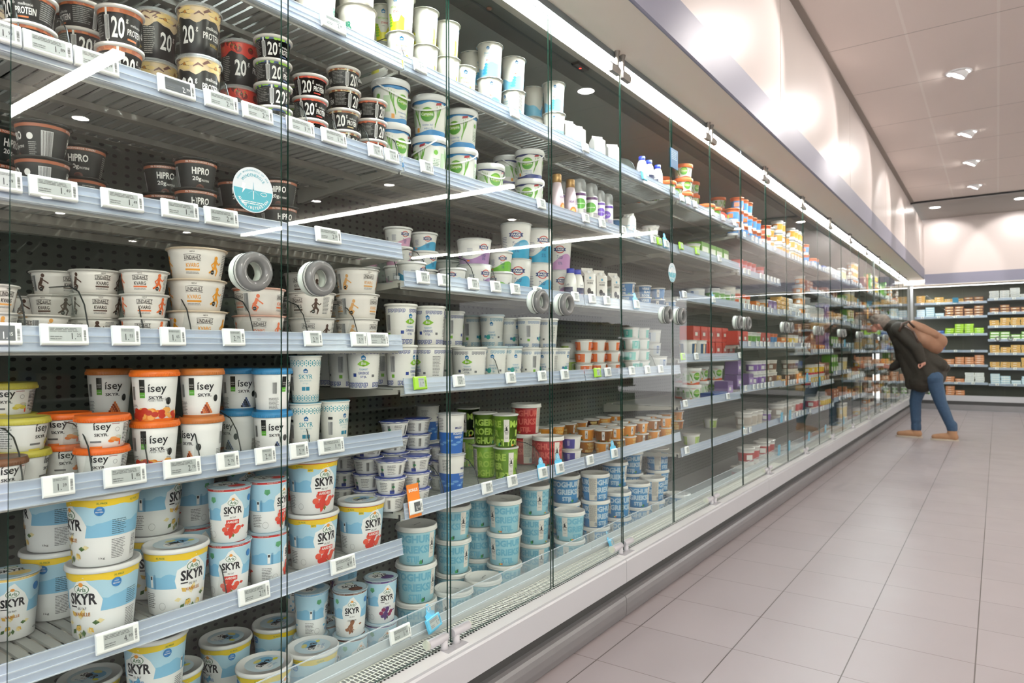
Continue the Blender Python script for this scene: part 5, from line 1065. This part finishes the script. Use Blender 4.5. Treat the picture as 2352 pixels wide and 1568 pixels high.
tags(2, 2, [(973, 0, '1.59'), (1021, 0, '1.79'), (1089, 0, '3.49'), (1140, 0, '3.19'), (1185, 0, '5.49'), (1237, 0, '5.29'), (1323, 0, '1.09')]); tags(3, 2, [(1362, 0, '1.19'), (1396, 0, '1.29'), (1464, 0, '1.79', 'w', 'leaf')])
tags(4, 2, [(1574, 0, '1.99'), (1640, 0, '2.29', 'w', 'leaf')])
tags(2, 3, [(966, 0, '1.79', 'l'), (1055, 0, '2.29'), (1174, 0, '1.49'), (1246, 0, '1.49'), (1298, 0, '1.39')]); tags(3, 3, [(1373, 0, '0.79', 'l'), (1397, 0, '0.89'), (1452, 0, '0.99'), (1488, 0, '1.09'), (1518, 0, '1.29')])
tags(4, 3, [(1569, 0, '1.79', 'l'), (1600, 0, '2.09'), (1700, 0, '1.09')]); tags(4, 4, [(1574, 0, '2.19'), (1672, 0, '2.49')]); tags(4, 5, [(1577, 0, '1.19'), (1708, 0, '1.69', 'w', 'leaf')])
tags(2, 4, [(956, 0, '0.69', 'w', 'bonus', True), (1119, 0, '1.29'), (1177, 0, '1.29'), (1247, 0, '1.89', 'w', 'leaf'), (1286, 0, '1.99', 'w', 'leaf')]); tags(3, 4, [(1355, 0, '1.09'), (1411, 0, '0.99', 'w', 'leaf')])
for u, v, t in ((1000, 1432, 'second'), (1408, 1250, 'third')):
    p = onY(u, v, 1.545); price_tag(p.x, 1.548, p.z-.02, True if u == 1000 else False, '1.99', 'b', False, 'tilted sky-blue price tag leaning on the clear guard of the %s bay' % t, 'blue tags on the bottom guard', 'leaf', .25, -.35)
p = onY(922, 1535, 1.545); price_tag(p.x, 1.55, .285, True, '1.99', 'w', False, 'white price tag clipped on the clear guard of the leftmost bay, photo bottom', 'tags on the bottom guard', None, 0, -.2)
# far tags: one simple mesh each
b = MB(); b.box(-.026, .026, -.006, 0, 0, .042, FRW); b.box(-.010, .016, -.0066, -.006, .008, .034, SCR); ft = b.build('price_tag')
tfirst = True; NT = 0; rest = MB()
for bay in range(5, 14):
    for sh in range(len(ZS[bay])):
        n = 10 if bay < 8 else 6
        for i in range(n):
            if bay == 5 and sh == 5 and i > 2: continue
            if rr.random() < .25: continue
            x = bays[bay][0]+.06+1.1*(i+.3)/n
            NT += 1
            if NT > 125:
                rest.box(x-.026, x+.026, 1.572, 1.578, zof(bay, sh)-.01, zof(bay, sh)+.032, FRW); continue
            o = ft if tfirst else ft.copy()
            if not tfirst: C.objects.link(o)
            tfirst = False; o.location = (x, 1.578, zof(bay, sh)-.010); tag(o, 'small white price tag, %s from left, %s of %s' % (ORD[i], SN[sh], BN[bay]), 'price tag', 'price tags on the far rails')
tag(rest.build('price_tag'), 'many small white price tags on the rails of the farthest bays', 'price tag', None, 'stuff')
for bay, sh, dx, m, nm in ((7, 4, .3, SKYB, 'blue'), (6, 3, .9, SKYB, 'blue'), (6, 4, .2, SKYB, 'blue'), (5, -1, .95, SKYB, 'blue'), (5, 5, 1.1, SKYB, 'blue'), (6, -1, .1, SKYB, 'blue'), (6, -1, .9, SKYB, 'blue'), (7, -1, .5, SKYB, 'blue'), (6, 3, .1, ORG, 'orange'), (6, 3, .5, ORG, 'orange'), (9, 1, .4, SKYB, 'blue'), (8, -1, .4, SKYB, 'blue'), (8, 3, .6, SKYB, 'blue')):
    b = MB(); b.extr([(0, 0), (-.003, 0), (-.006, .09), (-.003, .09)], -.035, .035, m); o = b.build('promotion_card', None, (bays[bay][0]+dx, 1.565 if sh >= 0 else 1.552, (zof(bay, sh)-.01) if sh >= 0 else .29)); tag(o, '%s promotion card on the %s of the %s' % (nm, 'bottom guard' if sh < 0 else SN[sh], BN[bay]), 'promotion card', 'promotion cards in the far bays')
# ---------------------------------------------------------------- clear dividers with their dark edge wires
DIVM = mat('divider_clear', (200, 214, 206), .1, alpha=.16); WIRE = mat('divider_wire', (44, 50, 50), .35)
def divider(bay, sh, u, h=.13, d=.16, lab=''):
    X = u2x(u, 1.62); z = zof(bay, sh); pts = [(1.607+.05*(1-math.cos(t)), h*math.sin(t)*.55) for t in (0, .3, .6, .9, 1.2)]; pts = [(1.607, 0.0), (1.607, .03), (1.612, h*.35), (1.626, h*.62), (1.655, h*.85), (1.70, h*.96), (1.70+d, h)]
    b = MB(); r = empty('shelf_divider', (X, 0, z)); n = len(pts); b.add([(0, y, q) for y, q in pts]+[(0, 1.70+d, 0)], [tuple(range(n+1))], DIVM); b.build('plate', r)
    b = MB(); b.tube([(0, y, q) for y, q in pts], .0016, WIRE, 6); b.box(-.006, .006, 1.600, 1.612, 0, .012, CLEAR); b.build('edge', r)
    tag(r, 'clear curved shelf divider %s, %s of %s' % (lab, SN[sh], BN[bay]), 'shelf divider', 'clear dividers between the products')
for e in ((1, 1, 35, 'at far left'), (1, 1, 152, 'beside the second caramel stack'), (1, 1, 520, 'between vanilla and strawberry cups'), (1, 1, 702, 'before the red-fruit bowls'), (1, 1, 770, 'before the cookie bowls'), (1, 1, 845, 'before the chocolate bowls'),
          (1, 2, 445, 'before the copper-band bowls'), (1, 3, 52, 'at far left'), (1, 3, 196, 'before the brown quark bowls'), (1, 3, 322, 'before the orange quark bowls'), (1, 3, 432, 'before the yellow quark tower'), (1, 3, 575, 'before the salmon quark pair'), (1, 3, 700, 'before the large brown bowls'), (1, 3, 815, 'before the sand-coloured tower'),
          (1, 4, 48, 'before the yellow-lidded pots'), (1, 4, 206, 'before the low orange pots'), (1, 4, 334, 'before the peach tubs'), (1, 4, 452, 'before the caramel tubs'), (1, 4, 547, 'before the blue tubs'), (1, 4, 640, 'right of the blue tubs'), (1, 4, 704, 'before the knit-border cups'), (1, 5, 514, 'before the strawberry tubs'),
          (2, 1, 912, 'before the blue buckets'), (2, 2, 905, 'at its left end'), (2, 2, 975, 'before the blue-wave cups'), (2, 2, 1085, 'before the mauve tubs'), (2, 2, 1135, 'before the green-wave cups'), (2, 4, 1012, 'before the tall blue cup'), (2, 4, 1092, 'before the green cups'), (2, 4, 1180, 'right of the green cups'), (2, 4, 1240, 'at the red tub'), (2, 3, 1140, 'in the middle'), (3, 1, 1345, 'before the spray cans'), (3, 3, 1500, 'at the right'), (3, 3, 1548, 'at its end'), (3, 0, 1458, 'before the orange-lid buckets'), (2, 0, 925, 'before the organic cups')):
    divider(e[0], e[1], e[2], .13, .16, e[3])
# thick greenish divider plate among the large skyr tubs
X = u2x(192, 1.62); b = MB(); b.extr([(1.605, 0), (1.605, .075), (1.62, .105), (1.66, .13), (2.0, .15), (2.0, 0)], X, X+.003, mat('divider_green', (176, 196, 180), .15, alpha=.45)); tag(b.build('divider_plate'), 'greenish clear divider plate left of the front vanilla skyr tower', 'shelf divider')
# ---------------------------------------------------------------- round stickers, blue card, sensor on the glass
TURQ = col(74, 172, 188)
def sticker(X, z, R, lab):
    b = MB(); y = YG-.0045
    def put(g, m, l=1): b.add([(X+x, y-.0002*l, z+q) for x, q in g[0]], g[1], m)
    b.lathe([(R, -.0006), (R, .0006)], col(214, 226, 230), 40, Matrix.Translation((X, y, z)) @ Matrix.Rotation(PI/2, 4, 'X'))
    put(POLY([(R*.96*math.cos(PI+PI*i/16), R*.96*math.sin(PI+PI*i/16)) for i in range(17)]), TURQ, 4)
    def arc(s, rad, size, a0, da, m, flip=False):
        for i, ch in enumerate(s):
            if ch == ' ': continue
            a = a0-(da*i if not flip else -da*i); t = math.radians(a); rot = a-90 if not flip else a+90
            put(T(ch, None, size, rad*math.cos(t), rad*math.sin(t), .01, 0, rot), m, 5)
    arc('WINDENERGIE', R*.66, R*.13, 140, 10, TURQ); arc('DOOR WINDENERGIE OP ZEE', R*.86, R*.07, 152, 5.4, TURQ); arc('AH.NL/BETERETEN', R*.80, R*.12, 212, 8.3, WH, True)
    put(LINE([(0, R*.02), (0, -R*.42)], R*.035), WH, 6)
    for g in (90, 215, 325): t = math.radians(g); put(LINE([(0, 0), (R*.34*math.cos(t), R*.34*math.sin(t))], [R*.05, R*.01]), col(120, 190, 205), 6)
    put(RING(R*.52, -R*.12, R*.16, R*.09, R*.02), WH, 6); put(POLY([(-R*.55, R*.25), (-R*.38, R*.22), (-R*.45, R*.05), (-R*.36, R*.05), (-R*.56, -R*.22), (-R*.52, -.02*R), (-R*.6, 0)]), WH, 6); put(PARA(-R*.5, R*.5, -R*.66, -R*.50, 2), WH, 6)
    tag(b.build('round_sticker'), lab, 'sticker')
p = onY(579, 437, YG); sticker(p.x, p.z, .0535, 'round turquoise and white wind energy sticker on the leftmost glass door')
p = onY(1542, 626, YG); sticker(p.x, p.z, .052, 'small-looking round turquoise sticker on the glass door above the far ring pair')
p = onY(1540, 338, YG-.006); b = MB(); b.box(p.x, p.x+.105, YG-.008, YG-.005, p.z-.001, p.z+.001, SKYB) if False else b.box(p.x, p.x+.100, YG-.008, YG-.005, p.z-.105, p.z, col(38, 120, 170)); g = PARA(p.x+.012, p.x+.085, p.z-.06, p.z-.012, 5); b.add([(x, YG-.0083, q) for x, q in g[0]], g[1], col(150, 200, 220)); tag(b.build('information_card'), 'small blue card hanging at the top of the glass by the third bay end', 'card')
b = MB(); p = onZ(1337, 150, 2.553); b.extr([(-.022, 0), (-.016, -.012), (.016, -.012), (.022, 0)], -.05, .05, BLK, Matrix.Translation((p.x, p.y+.01, 2.554))); b.lathe([(.006, -.014), (.001, -.016)], mat('red_led', (255, 60, 50), .4, emit=2), 12, Matrix.Translation((p.x, p.y+.01, 2.554))); tag(b.build('door_sensor'), 'flat black sensor with red light on the cabinet ceiling', 'sensor')
b = MB(); b.lathe([(.011, 0), (.011, -.006), (.001, -.007)], col(130, 90, 70), 14, Matrix.Translation((onZ(1132, 18, 2.55).x, 1.62, 2.555))); tag(b.build('ceiling_screw'), 'small brown screw head on the cabinet ceiling', 'screw')
p = onZ(1342, 210, 2.553)
# ---------------------------------------------------------------- cabinet along the far wall
XF = 15.97
r = empty('cheese_cabinet', (XF, 0, 0)); tag(r, 'refrigerated cheese cabinet along the far end wall', 'refrigerator')
def fp(name, fn): b = MB(); fn(b); o = b.build(name, r); o.location = (-XF, 0, 0); return o
YL, YR = 1.40, -3.6
fp('plinth_panel', lambda b: (b.box(XF-.01, XF+.05, YR, YL, .19, .30, FASC), b.box(XF, XF+.10, YR, YL, .12, .19, RECESS), b.box(XF-.01, XF+.05, YR, YL, .01, .12, BUMP)))
fp('canopy_fascia', lambda b: b.box(XF-.10, XF-.06, YR, 1.17, 2.50, 2.70, LAV))
fp('canopy', lambda b: b.box(XF-.06, XF+.9, YR, 2.1, 2.50, 2.54, SOFF))
fp('back_panel', lambda b: (b.box(XF+.80, XF+.84, YR, 2.1, .1, 2.5, mat('far_back', (110, 110, 100), .6)), b.box(XF+.06, XF+.8, YR, YL+.2, .24, .26, col(190, 192, 190))))
fp('corner_post', lambda b: b.box(XF-.02, XF+.03, 1.385, 1.43, .26, 2.5, col(176, 176, 176)))
fp('led_strip', lambda b: b.box(XF+.10, XF+.112, YR, YL, 2.455, 2.465, mat('led_far', (246, 250, 255), .3, emit=5)))
YJ = .153
for i, y in enumerate((.55, -.10, -.75, -1.4, -2.05, -2.7, -3.35)):
    o = empty('glass_door', (XF+.02, y, .30)); b = MB(); b.box(0, .006, .004, .64, 0, 2.15, glass_mat('far_glass', (.95, .97, .96), .008)); b.build('pane', o); b = MB()
    for yy in (.09 if i % 2 else .55,): b.torus(.036, .012, RINGM, Matrix.Translation((-.02, yy, 1.10)) @ Matrix.Rotation(PI/2, 4, 'Y'), 20, 8)
    b.build('ring_handle', o); tag(o, 'glass door of the cheese cabinet, %s from left' % ORD[i], 'glass door', 'glass doors of the cheese cabinet')
ZL = (2.13, 1.85, 1.50, 1.17, .885, .535); ZR = (2.17, 1.90, 1.64, 1.38, 1.115, .83, .52)
FPAL = {('L', 0): ('g3', 'g3', 'g6'), ('L', 1): ('g9', 'g6', 'g6'), ('L', 2): ('g4', 'g8', 'g8'), ('L', 3): ('g4', None, None), ('L', 4): ('g7', 'h1', 'h1'), ('L', 5): ('h1', 'h1', 'g5'), ('L', 6): ('f5', 'h1', None),
        ('R', 0): ('g5', 'g5'), ('R', 1): ('g6', 'g5'), ('R', 2): ('g3', 'g6'), ('R', 3): ('g2', 'g9'), ('R', 4): ('g3', 'g5'), ('R', 5): ('g3', 'g4'), ('R', 6): ('g9', 'g3'), ('R', 7): (None, 'g3')}
used2 = {}
def flat(kd, y, z, lab, grp):
    src = K[kd][0] if kd in used else None
    if kd not in used2:
        simple_box('_'+kd, .15, .11, .040 if kd not in ('g6', 'g2') else .052, BX[kd][0], BX[kd][1], BX[kd][2]) if kd in BX else simple_cup('_'+kd, .05, .08, *RC[kd], RD[kd]); used2[kd] = K['_'+kd][0]; o = used2[kd]
    else: o = used2[kd].copy(); C.objects.link(o)
    o.location = (XF+.22+.07, y, z); o.rotation_euler = (0, 0, -PI/2+rr.uniform(-.04, .04)); tag(o, lab, K['_'+kd][4], grp); o.name = NAMES.get(kd, 'yoghurt_tub')
for side, zs_, ys in (('L', ZL+(.262,), (1.36, YJ+.02)), ('R', ZR+(.262,), (YJ-.02, -.95))):
    for i, z in enumerate(zs_):
        nm = ('left' if side == 'L' else 'right')
        if i < len(zs_)-1:
            b = MB(); b.box(XF+.20, XF+.75, ys[1]-.015, ys[0]+.015, z-.02, z-.004, SHD); b.box(XF+.19, XF+.20, ys[1]-.015, ys[0]+.015, z-.028, z+.018, RAIL); tag(b.build('shelf'), 'far cheese cabinet shelf, %s section, %s from top' % (nm, ORD[i]), 'shelf', 'shelves of the cheese cabinet')
            for q in range(4):
                o = ft.copy(); C.objects.link(o); o.location = (XF+.185, ys[0]-.12-q*.28, z-.02); o.rotation_euler = (0, 0, -PI/2); tag(o, 'cheese cabinet price tag, %s section, %s shelf, %s from left' % (nm, ORD[i], ORD[q]), 'price tag', 'price tags of the cheese cabinet')
        pal_ = FPAL[(side, i)]; n = 7
        for q in range(n):
            y = ys[0]-.09-q*.163; kd = pal_[int(q/n*len(pal_))]
            if kd is None or y < ys[1]+.05: continue
            hh = (zs_[i-1]-z if i else .33)-.06; ph = .041 if kd not in ('g6', 'g2') else .053
            if kd[0] == 'f': ph = .081
            n_ = max(1, min(int(hh/ph), rr.choice((2, 3, 4, 5))))
            for lv in range(n_): flat(kd, y+rr.uniform(-.006, .006), z+lv*ph, '%s, cheese cabinet, %s section, %s shelf, stack %s, layer %s' % (BX[kd][2] if kd in BX else RD[kd], nm, ORD[i], ORD[q], ORD[lv]), 'packs in the cheese cabinet')
    if side == 'L':
        for y, z, w_ in ((1.28, 1.54, .12),): pass
for u, v in ((2217, 685), (2165, 600)): pass
b = MB(); b.box(XF+.17, XF+.18, .62, .72, 2.13, 2.23, col(36, 110, 140)); tag(b.build('information_card'), 'teal card on the top shelf of the cheese cabinet', 'card')
# ---------------------------------------------------------------- what the glass mirrors: shelving across the aisle
r = empty('opposite_shelving', (4, -3.2, 0)); tag(r, 'dark shelving across the aisle, seen only mirrored in the glass', 'shelving'); 
b = MB(); dk = mat('gondola_dark', (58, 58, 54), .6); b.box(-6, 9, -.5, -.45, 0, 1.75, dk); b.box(-6, 9, -.5, 0, 0, .12, dk)
for z in (.5, .85, 1.2, 1.5): b.box(-6, 9, -.45, -.05, z-.02, z, SHD)
b.build('frame', r)
b = MB(); rq = random.Random(3)
for z in (.12, .5, .85, 1.2, 1.5):
    x = -5.9
    while x < 8.9:
        w_ = rq.uniform(.10, .18)
        if rq.random() < .85: b.box(x, x+w_-.01, -.35, -.08, z, z+rq.uniform(.15, .24), rq.choice([col(120, 60, 50), col(90, 110, 70), col(150, 140, 120), col(70, 80, 110), col(140, 120, 60)]))
        x += w_
tag(b.build('goods', r), None, None, None, 'stuff')
# ---------------------------------------------------------------- the customer
def PX(u, v, dx=0, X=10.72): return onX(u, v, X+dx)
Z2 = lambda a, b_, dx=0: PX(1900+a/3.4845, 600+b_/3.4845, dx)
def blob(name, chains, m, parent, voxel=.010, ells=(), smooth=3):
    b = MB()
    for pts, rs in chains:
        P2 = []; R2 = []
        for i in range(len(pts)-1):
            for k in range(5): t = k/5; P2.append(Vector(pts[i]).lerp(Vector(pts[i+1]), t)); R2.append(rs[i]*(1-t)+rs[i+1]*t)
        P2.append(Vector(pts[-1])); R2.append(rs[-1]); b.tube(P2, R2, m, 14)
        b.ell(P2[0], (R2[0],)*3, m); b.ell(P2[-1], (R2[-1],)*3, m)
    for c_, r_, M in ells: b.ell(c_, r_, m, 18, 12, M)
    o = b.build(name, parent); md = o.modifiers.new('merge', 'REMESH'); md.mode = 'VOXEL'; md.voxel_size = voxel; md.use_smooth_shade = True
    ms = o.modifiers.new('soften', 'SMOOTH'); ms.factor = .6; ms.iterations = smooth; return o
foot = onZ(2087, 1006, 0)
per = empty('person', (0, 0, 0)); tag(per, 'bent-over customer in dark coat and jeans reaching into the open cabinet', 'person')
SKIN = mat('skin', (196, 140, 122), .5, noise=.08); HAIR = mat('grey_hair', (128, 116, 106), .8, noise=.6, nscale=45, bump=.6); COAT = mat('olive_coat', (47, 42, 34), .8, noise=.2, nscale=30, bump=.3); JEAN = mat('denim', (52, 76, 102), .8, noise=.25, nscale=40, bump=.2); SUEDE = mat('tan_suede', (170, 128, 96), .8, noise=.15); SOLE = col(196, 184, 166); BAG = mat('tan_canvas', (148, 108, 84), .75, noise=.15, nscale=12, bump=.5)
head = Z2(425, 495); neck = Z2(500, 525); sh_n = Z2(575, 545, -.16); sh_f = Z2(560, 535, .17); chest = Z2(610, 600); waist = Z2(730, 760); hip = Z2(820, 905)
kn_f, an_f = Z2(705, 1120, .08), Z2(712, 1335, .06); kn_r, an_r = Z2(905, 1120, -.08), Z2(1000, 1340, -.08)
hip_f, hip_r = Z2(760, 930, .09), Z2(850, 930, -.09)
el_n, wr_n, ha_n = Z2(715, 690, -.22), Z2(752, 790, -.20), Z2(765, 815, -.20)
el_f, wr_f, ha_f = Z2(600, 800, .22), Z2(520, 850, .20), Z2(450, 835, .18)
# one continuous body: head, neck, trunk, arms with palms, legs
body = blob('body', [([neck, head], [.058, .075]), ([neck, chest, waist, hip], [.06, .14, .13, .14]), ([sh_n, el_n, wr_n], [.05, .042, .028]), ([sh_f, el_f, wr_f], [.05, .042, .028]), ([wr_n, ha_n], [.028, .036]), ([wr_f, ha_f], [.028, .034]),
   ([hip_f, kn_f, an_f], [.075, .052, .036]), ([hip_r, kn_r, an_r], [.075, .052, .036]), ([sh_n, sh_f], [.055, .055])]
   + [([ha_f, ha_f+Vector((d, .045, -.006*k)), ha_f+Vector((d*1.1, .085-.006*k, -.022))], [.012, .0095, .008]) for k, d in enumerate((-.03, -.010, .010, .028))]
   + [([ha_f+Vector((-.02, -.02, .012)), ha_f+Vector((-.028, .02, .032)), ha_f+Vector((-.02, .05, .034))], [.013, .011, .009])]
   + [([ha_n, ha_n+Vector((.02*k-.03, .012, -.045)), ha_n+Vector((.02*k-.03, .038, -.065+.004*k))], [.013, .0105, .009]) for k in range(4)]
   + [([ha_n+Vector((0, .02, 0)), ha_n+Vector((0, .045, -.02)), ha_n+Vector((-.01, .05, -.045))], [.013, .011, .009])],
   SKIN, per, .007, [(head, (.078, .10, .098), Matrix.Rotation(.5, 4, 'X')), (head+Vector((0, .075, -.075)), (.05, .045, .055), None), (head+Vector((0, .112, -.052)), (.012, .022, .018), Matrix.Rotation(.5, 4, 'X')), (head+Vector((-.078, .01, -.03)), (.012, .022, .032), None), (head+Vector((0, .082, -.118)), (.022, .018, .014), None)], 2)
b = MB()
for s in (-1, 1): b.ell(head+Vector((s*.030, .105, -.030)), (.012, .010, .009), WHITE, 10, 6); b.ell(head+Vector((s*.030, .113, -.033)), (.006, .005, .006), BLK, 8, 5)
b.build('eyes', per)
blob('hair', [([head+Vector((0, -.03, .03)), head+Vector((0, .05, .045))], [.098, .082]), ([head+Vector((0, -.06, -.01)), neck+Vector((0, -.01, .03))], [.085, .06])], HAIR, per, .010, [(head+Vector((0, -.02, .02)), (.10, .105, .095), None)]+[(head+Vector((rr.uniform(-.08, .08), rr.uniform(-.10, .08), .045+rr.uniform(-.05, .05))), (.030, .034, .030), None) for _ in range(34)], 1)
blob('coat', [([neck+Vector((0, -.03, 0)), chest, waist, hip], [.10, .175, .185, .20]), ([hip, Z2(800, 900), Z2(760, 950)], [.20, .20, .17]), ([sh_n, el_n, wr_n], [.095, .078, .055]), ([sh_f, el_f, wr_f], [.09, .075, .052]), ([sh_n, sh_f], [.10, .10]), ([waist, Z2(905, 830, -.08)], [.16, .09]), ([waist, Z2(905, 830, .10)], [.16, .09]), ([chest, Z2(650, 860), Z2(670, 970)], [.13, .09, .055]), ([hip, Z2(720, 930)], [.16, .12]), ([waist, Z2(690, 900), Z2(665, 985)], [.14, .11, .07]), ([hip, Z2(900, 870), Z2(945, 850)], [.17, .11, .06])], COAT, per, .013, (), 3)
blob('coat_collar', [([neck+Vector((-.08, 0, .03)), neck+Vector((-.05, .05, -.03)), neck+Vector((.05, .05, -.03)), neck+Vector((.08, 0, .03)), neck+Vector((0, -.05, .06)), neck+Vector((-.08, 0, .03))], [.03]*6)], COAT, per, .009)
jeans = blob('jeans', [([hip_f, kn_f, an_f], [.105, .074, .056]), ([hip_r, kn_r, an_r], [.105, .074, .056]), ([hip_f, hip_r], [.12, .12]), ([an_f+Vector((0, 0, .05)), an_f], [.062, .064]), ([an_r+Vector((0, 0, .05)), an_r], [.062, .064]), ([an_f+Vector((0, 0, .11)), an_f+Vector((0, 0, .09))], [.065, .060])], JEAN, per, .010)
def shoe(ank, tip, base):
    base = Vector(base); tip = Vector(tip); dr_ = (tip-base); dr_.z = 0; dr_.normalize(); sd = Vector((0, 0, 1)).cross(dr_)
    o = blob('shoe', [([Vector((ank.x, ank.y, .13)), Vector((ank.x, ank.y, .06))], [.058, .056]), ([Vector((ank.x, ank.y, .055))-dr_*.02, Vector((ank.x, ank.y, .05))+dr_*.10, Vector((ank.x, ank.y, .042))+dr_*.20], [.052, .048, .036])], SUEDE, per, .009)
    b = MB(); n = 20; vs = []
    for z in (.001, .022):
        for i in range(n):
            a = 2*PI*i/n; l = .16*math.cos(a); w_ = .046*math.sin(a)*(1 if math.cos(a) < .4 else .95); p = Vector((ank.x, ank.y, z))+dr_*(l+.085)+sd*w_; vs.append(p)
    b.add(vs, [tuple(range(n-1, -1, -1)), tuple(range(n, 2*n))]+[(i, (i+1) % n, n+(i+1) % n, n+i) for i in range(n)], SOLE); b.build('sole', o)
shoe(an_f, Z2(560, 1400, .06), an_f); shoe(an_r, Z2(855, 1440, -.08), an_r)
bag = empty('backpack', (0, 0, 0)); tag(bag, 'tan canvas backpack slung on the back of the bent customer', 'backpack')
blob('pouch', [([Z2(690, 530), Z2(760, 610), Z2(850, 670)], [.09, .145, .13]), ([Z2(820, 600), Z2(895, 640)], [.11, .10])], BAG, bag, .012, [(Z2(800, 640), (.17, .15, .14), None)], 2)
blob('flap', [([Z2(690, 500, -.04), Z2(760, 540, -.06), Z2(860, 590, -.08)], [.05, .07, .06])], BAG, bag, .011)
b = MB(); b.tube([Z2(575, 560, -.27), Z2(600, 500, -.24), Z2(650, 480, -.18), Z2(700, 530, -.16)], .016, col(70, 50, 40), 8); b.tube([Z2(700, 720, -.20), Z2(730, 650, -.26), Z2(690, 560, -.28), Z2(620, 520, -.26)], .014, col(70, 50, 40), 8); b.build('strap', bag)
b = MB(); M = Matrix.Translation(ha_f+Vector((0, .03, .012))); b.extr([(-.04, -.015), (-.04, .02), (.05, .02), (.05, -.015)], -.05, .05, col(236, 232, 226), M); tag(b.build('food_pack'), 'white pack held in the reaching hand of the customer', 'pack')
# the cabinet post with bright carafe-shaped promotion beside the customer
b = MB(); X = u2x(2006, 1.50); 
b.box(X-.012, X+.012, 1.470, 1.495, .27, 2.52, col(84, 86, 84)); tag(b.build('door_post'), 'slim grey post behind the glass just left of the customer', 'post')
b = MB(); b.lathe([(.05, 0), (.055, .08), (.05, .2), (.02, .30), (.02, .34)], ORG, 16, Matrix.Translation((u2x(2006, 1.44), 1.40, 2.0))) if False else None
for z, m, h_, nm in ((2.05, ORG, .26, 'orange'), (1.66, col(240, 170, 60), .16, 'yellow'), (1.80, col(90, 170, 70), .05, 'green')):
    b = MB(); b.extr([(0, 0), (-.01, 0), (-.012, h_), (-.002, h_)], -.05, .05, m, Matrix.Translation((X-.12, 1.56, z))); tag(b.build('promotion_card'), nm+' promotion card at the post left of the customer', 'promotion card')
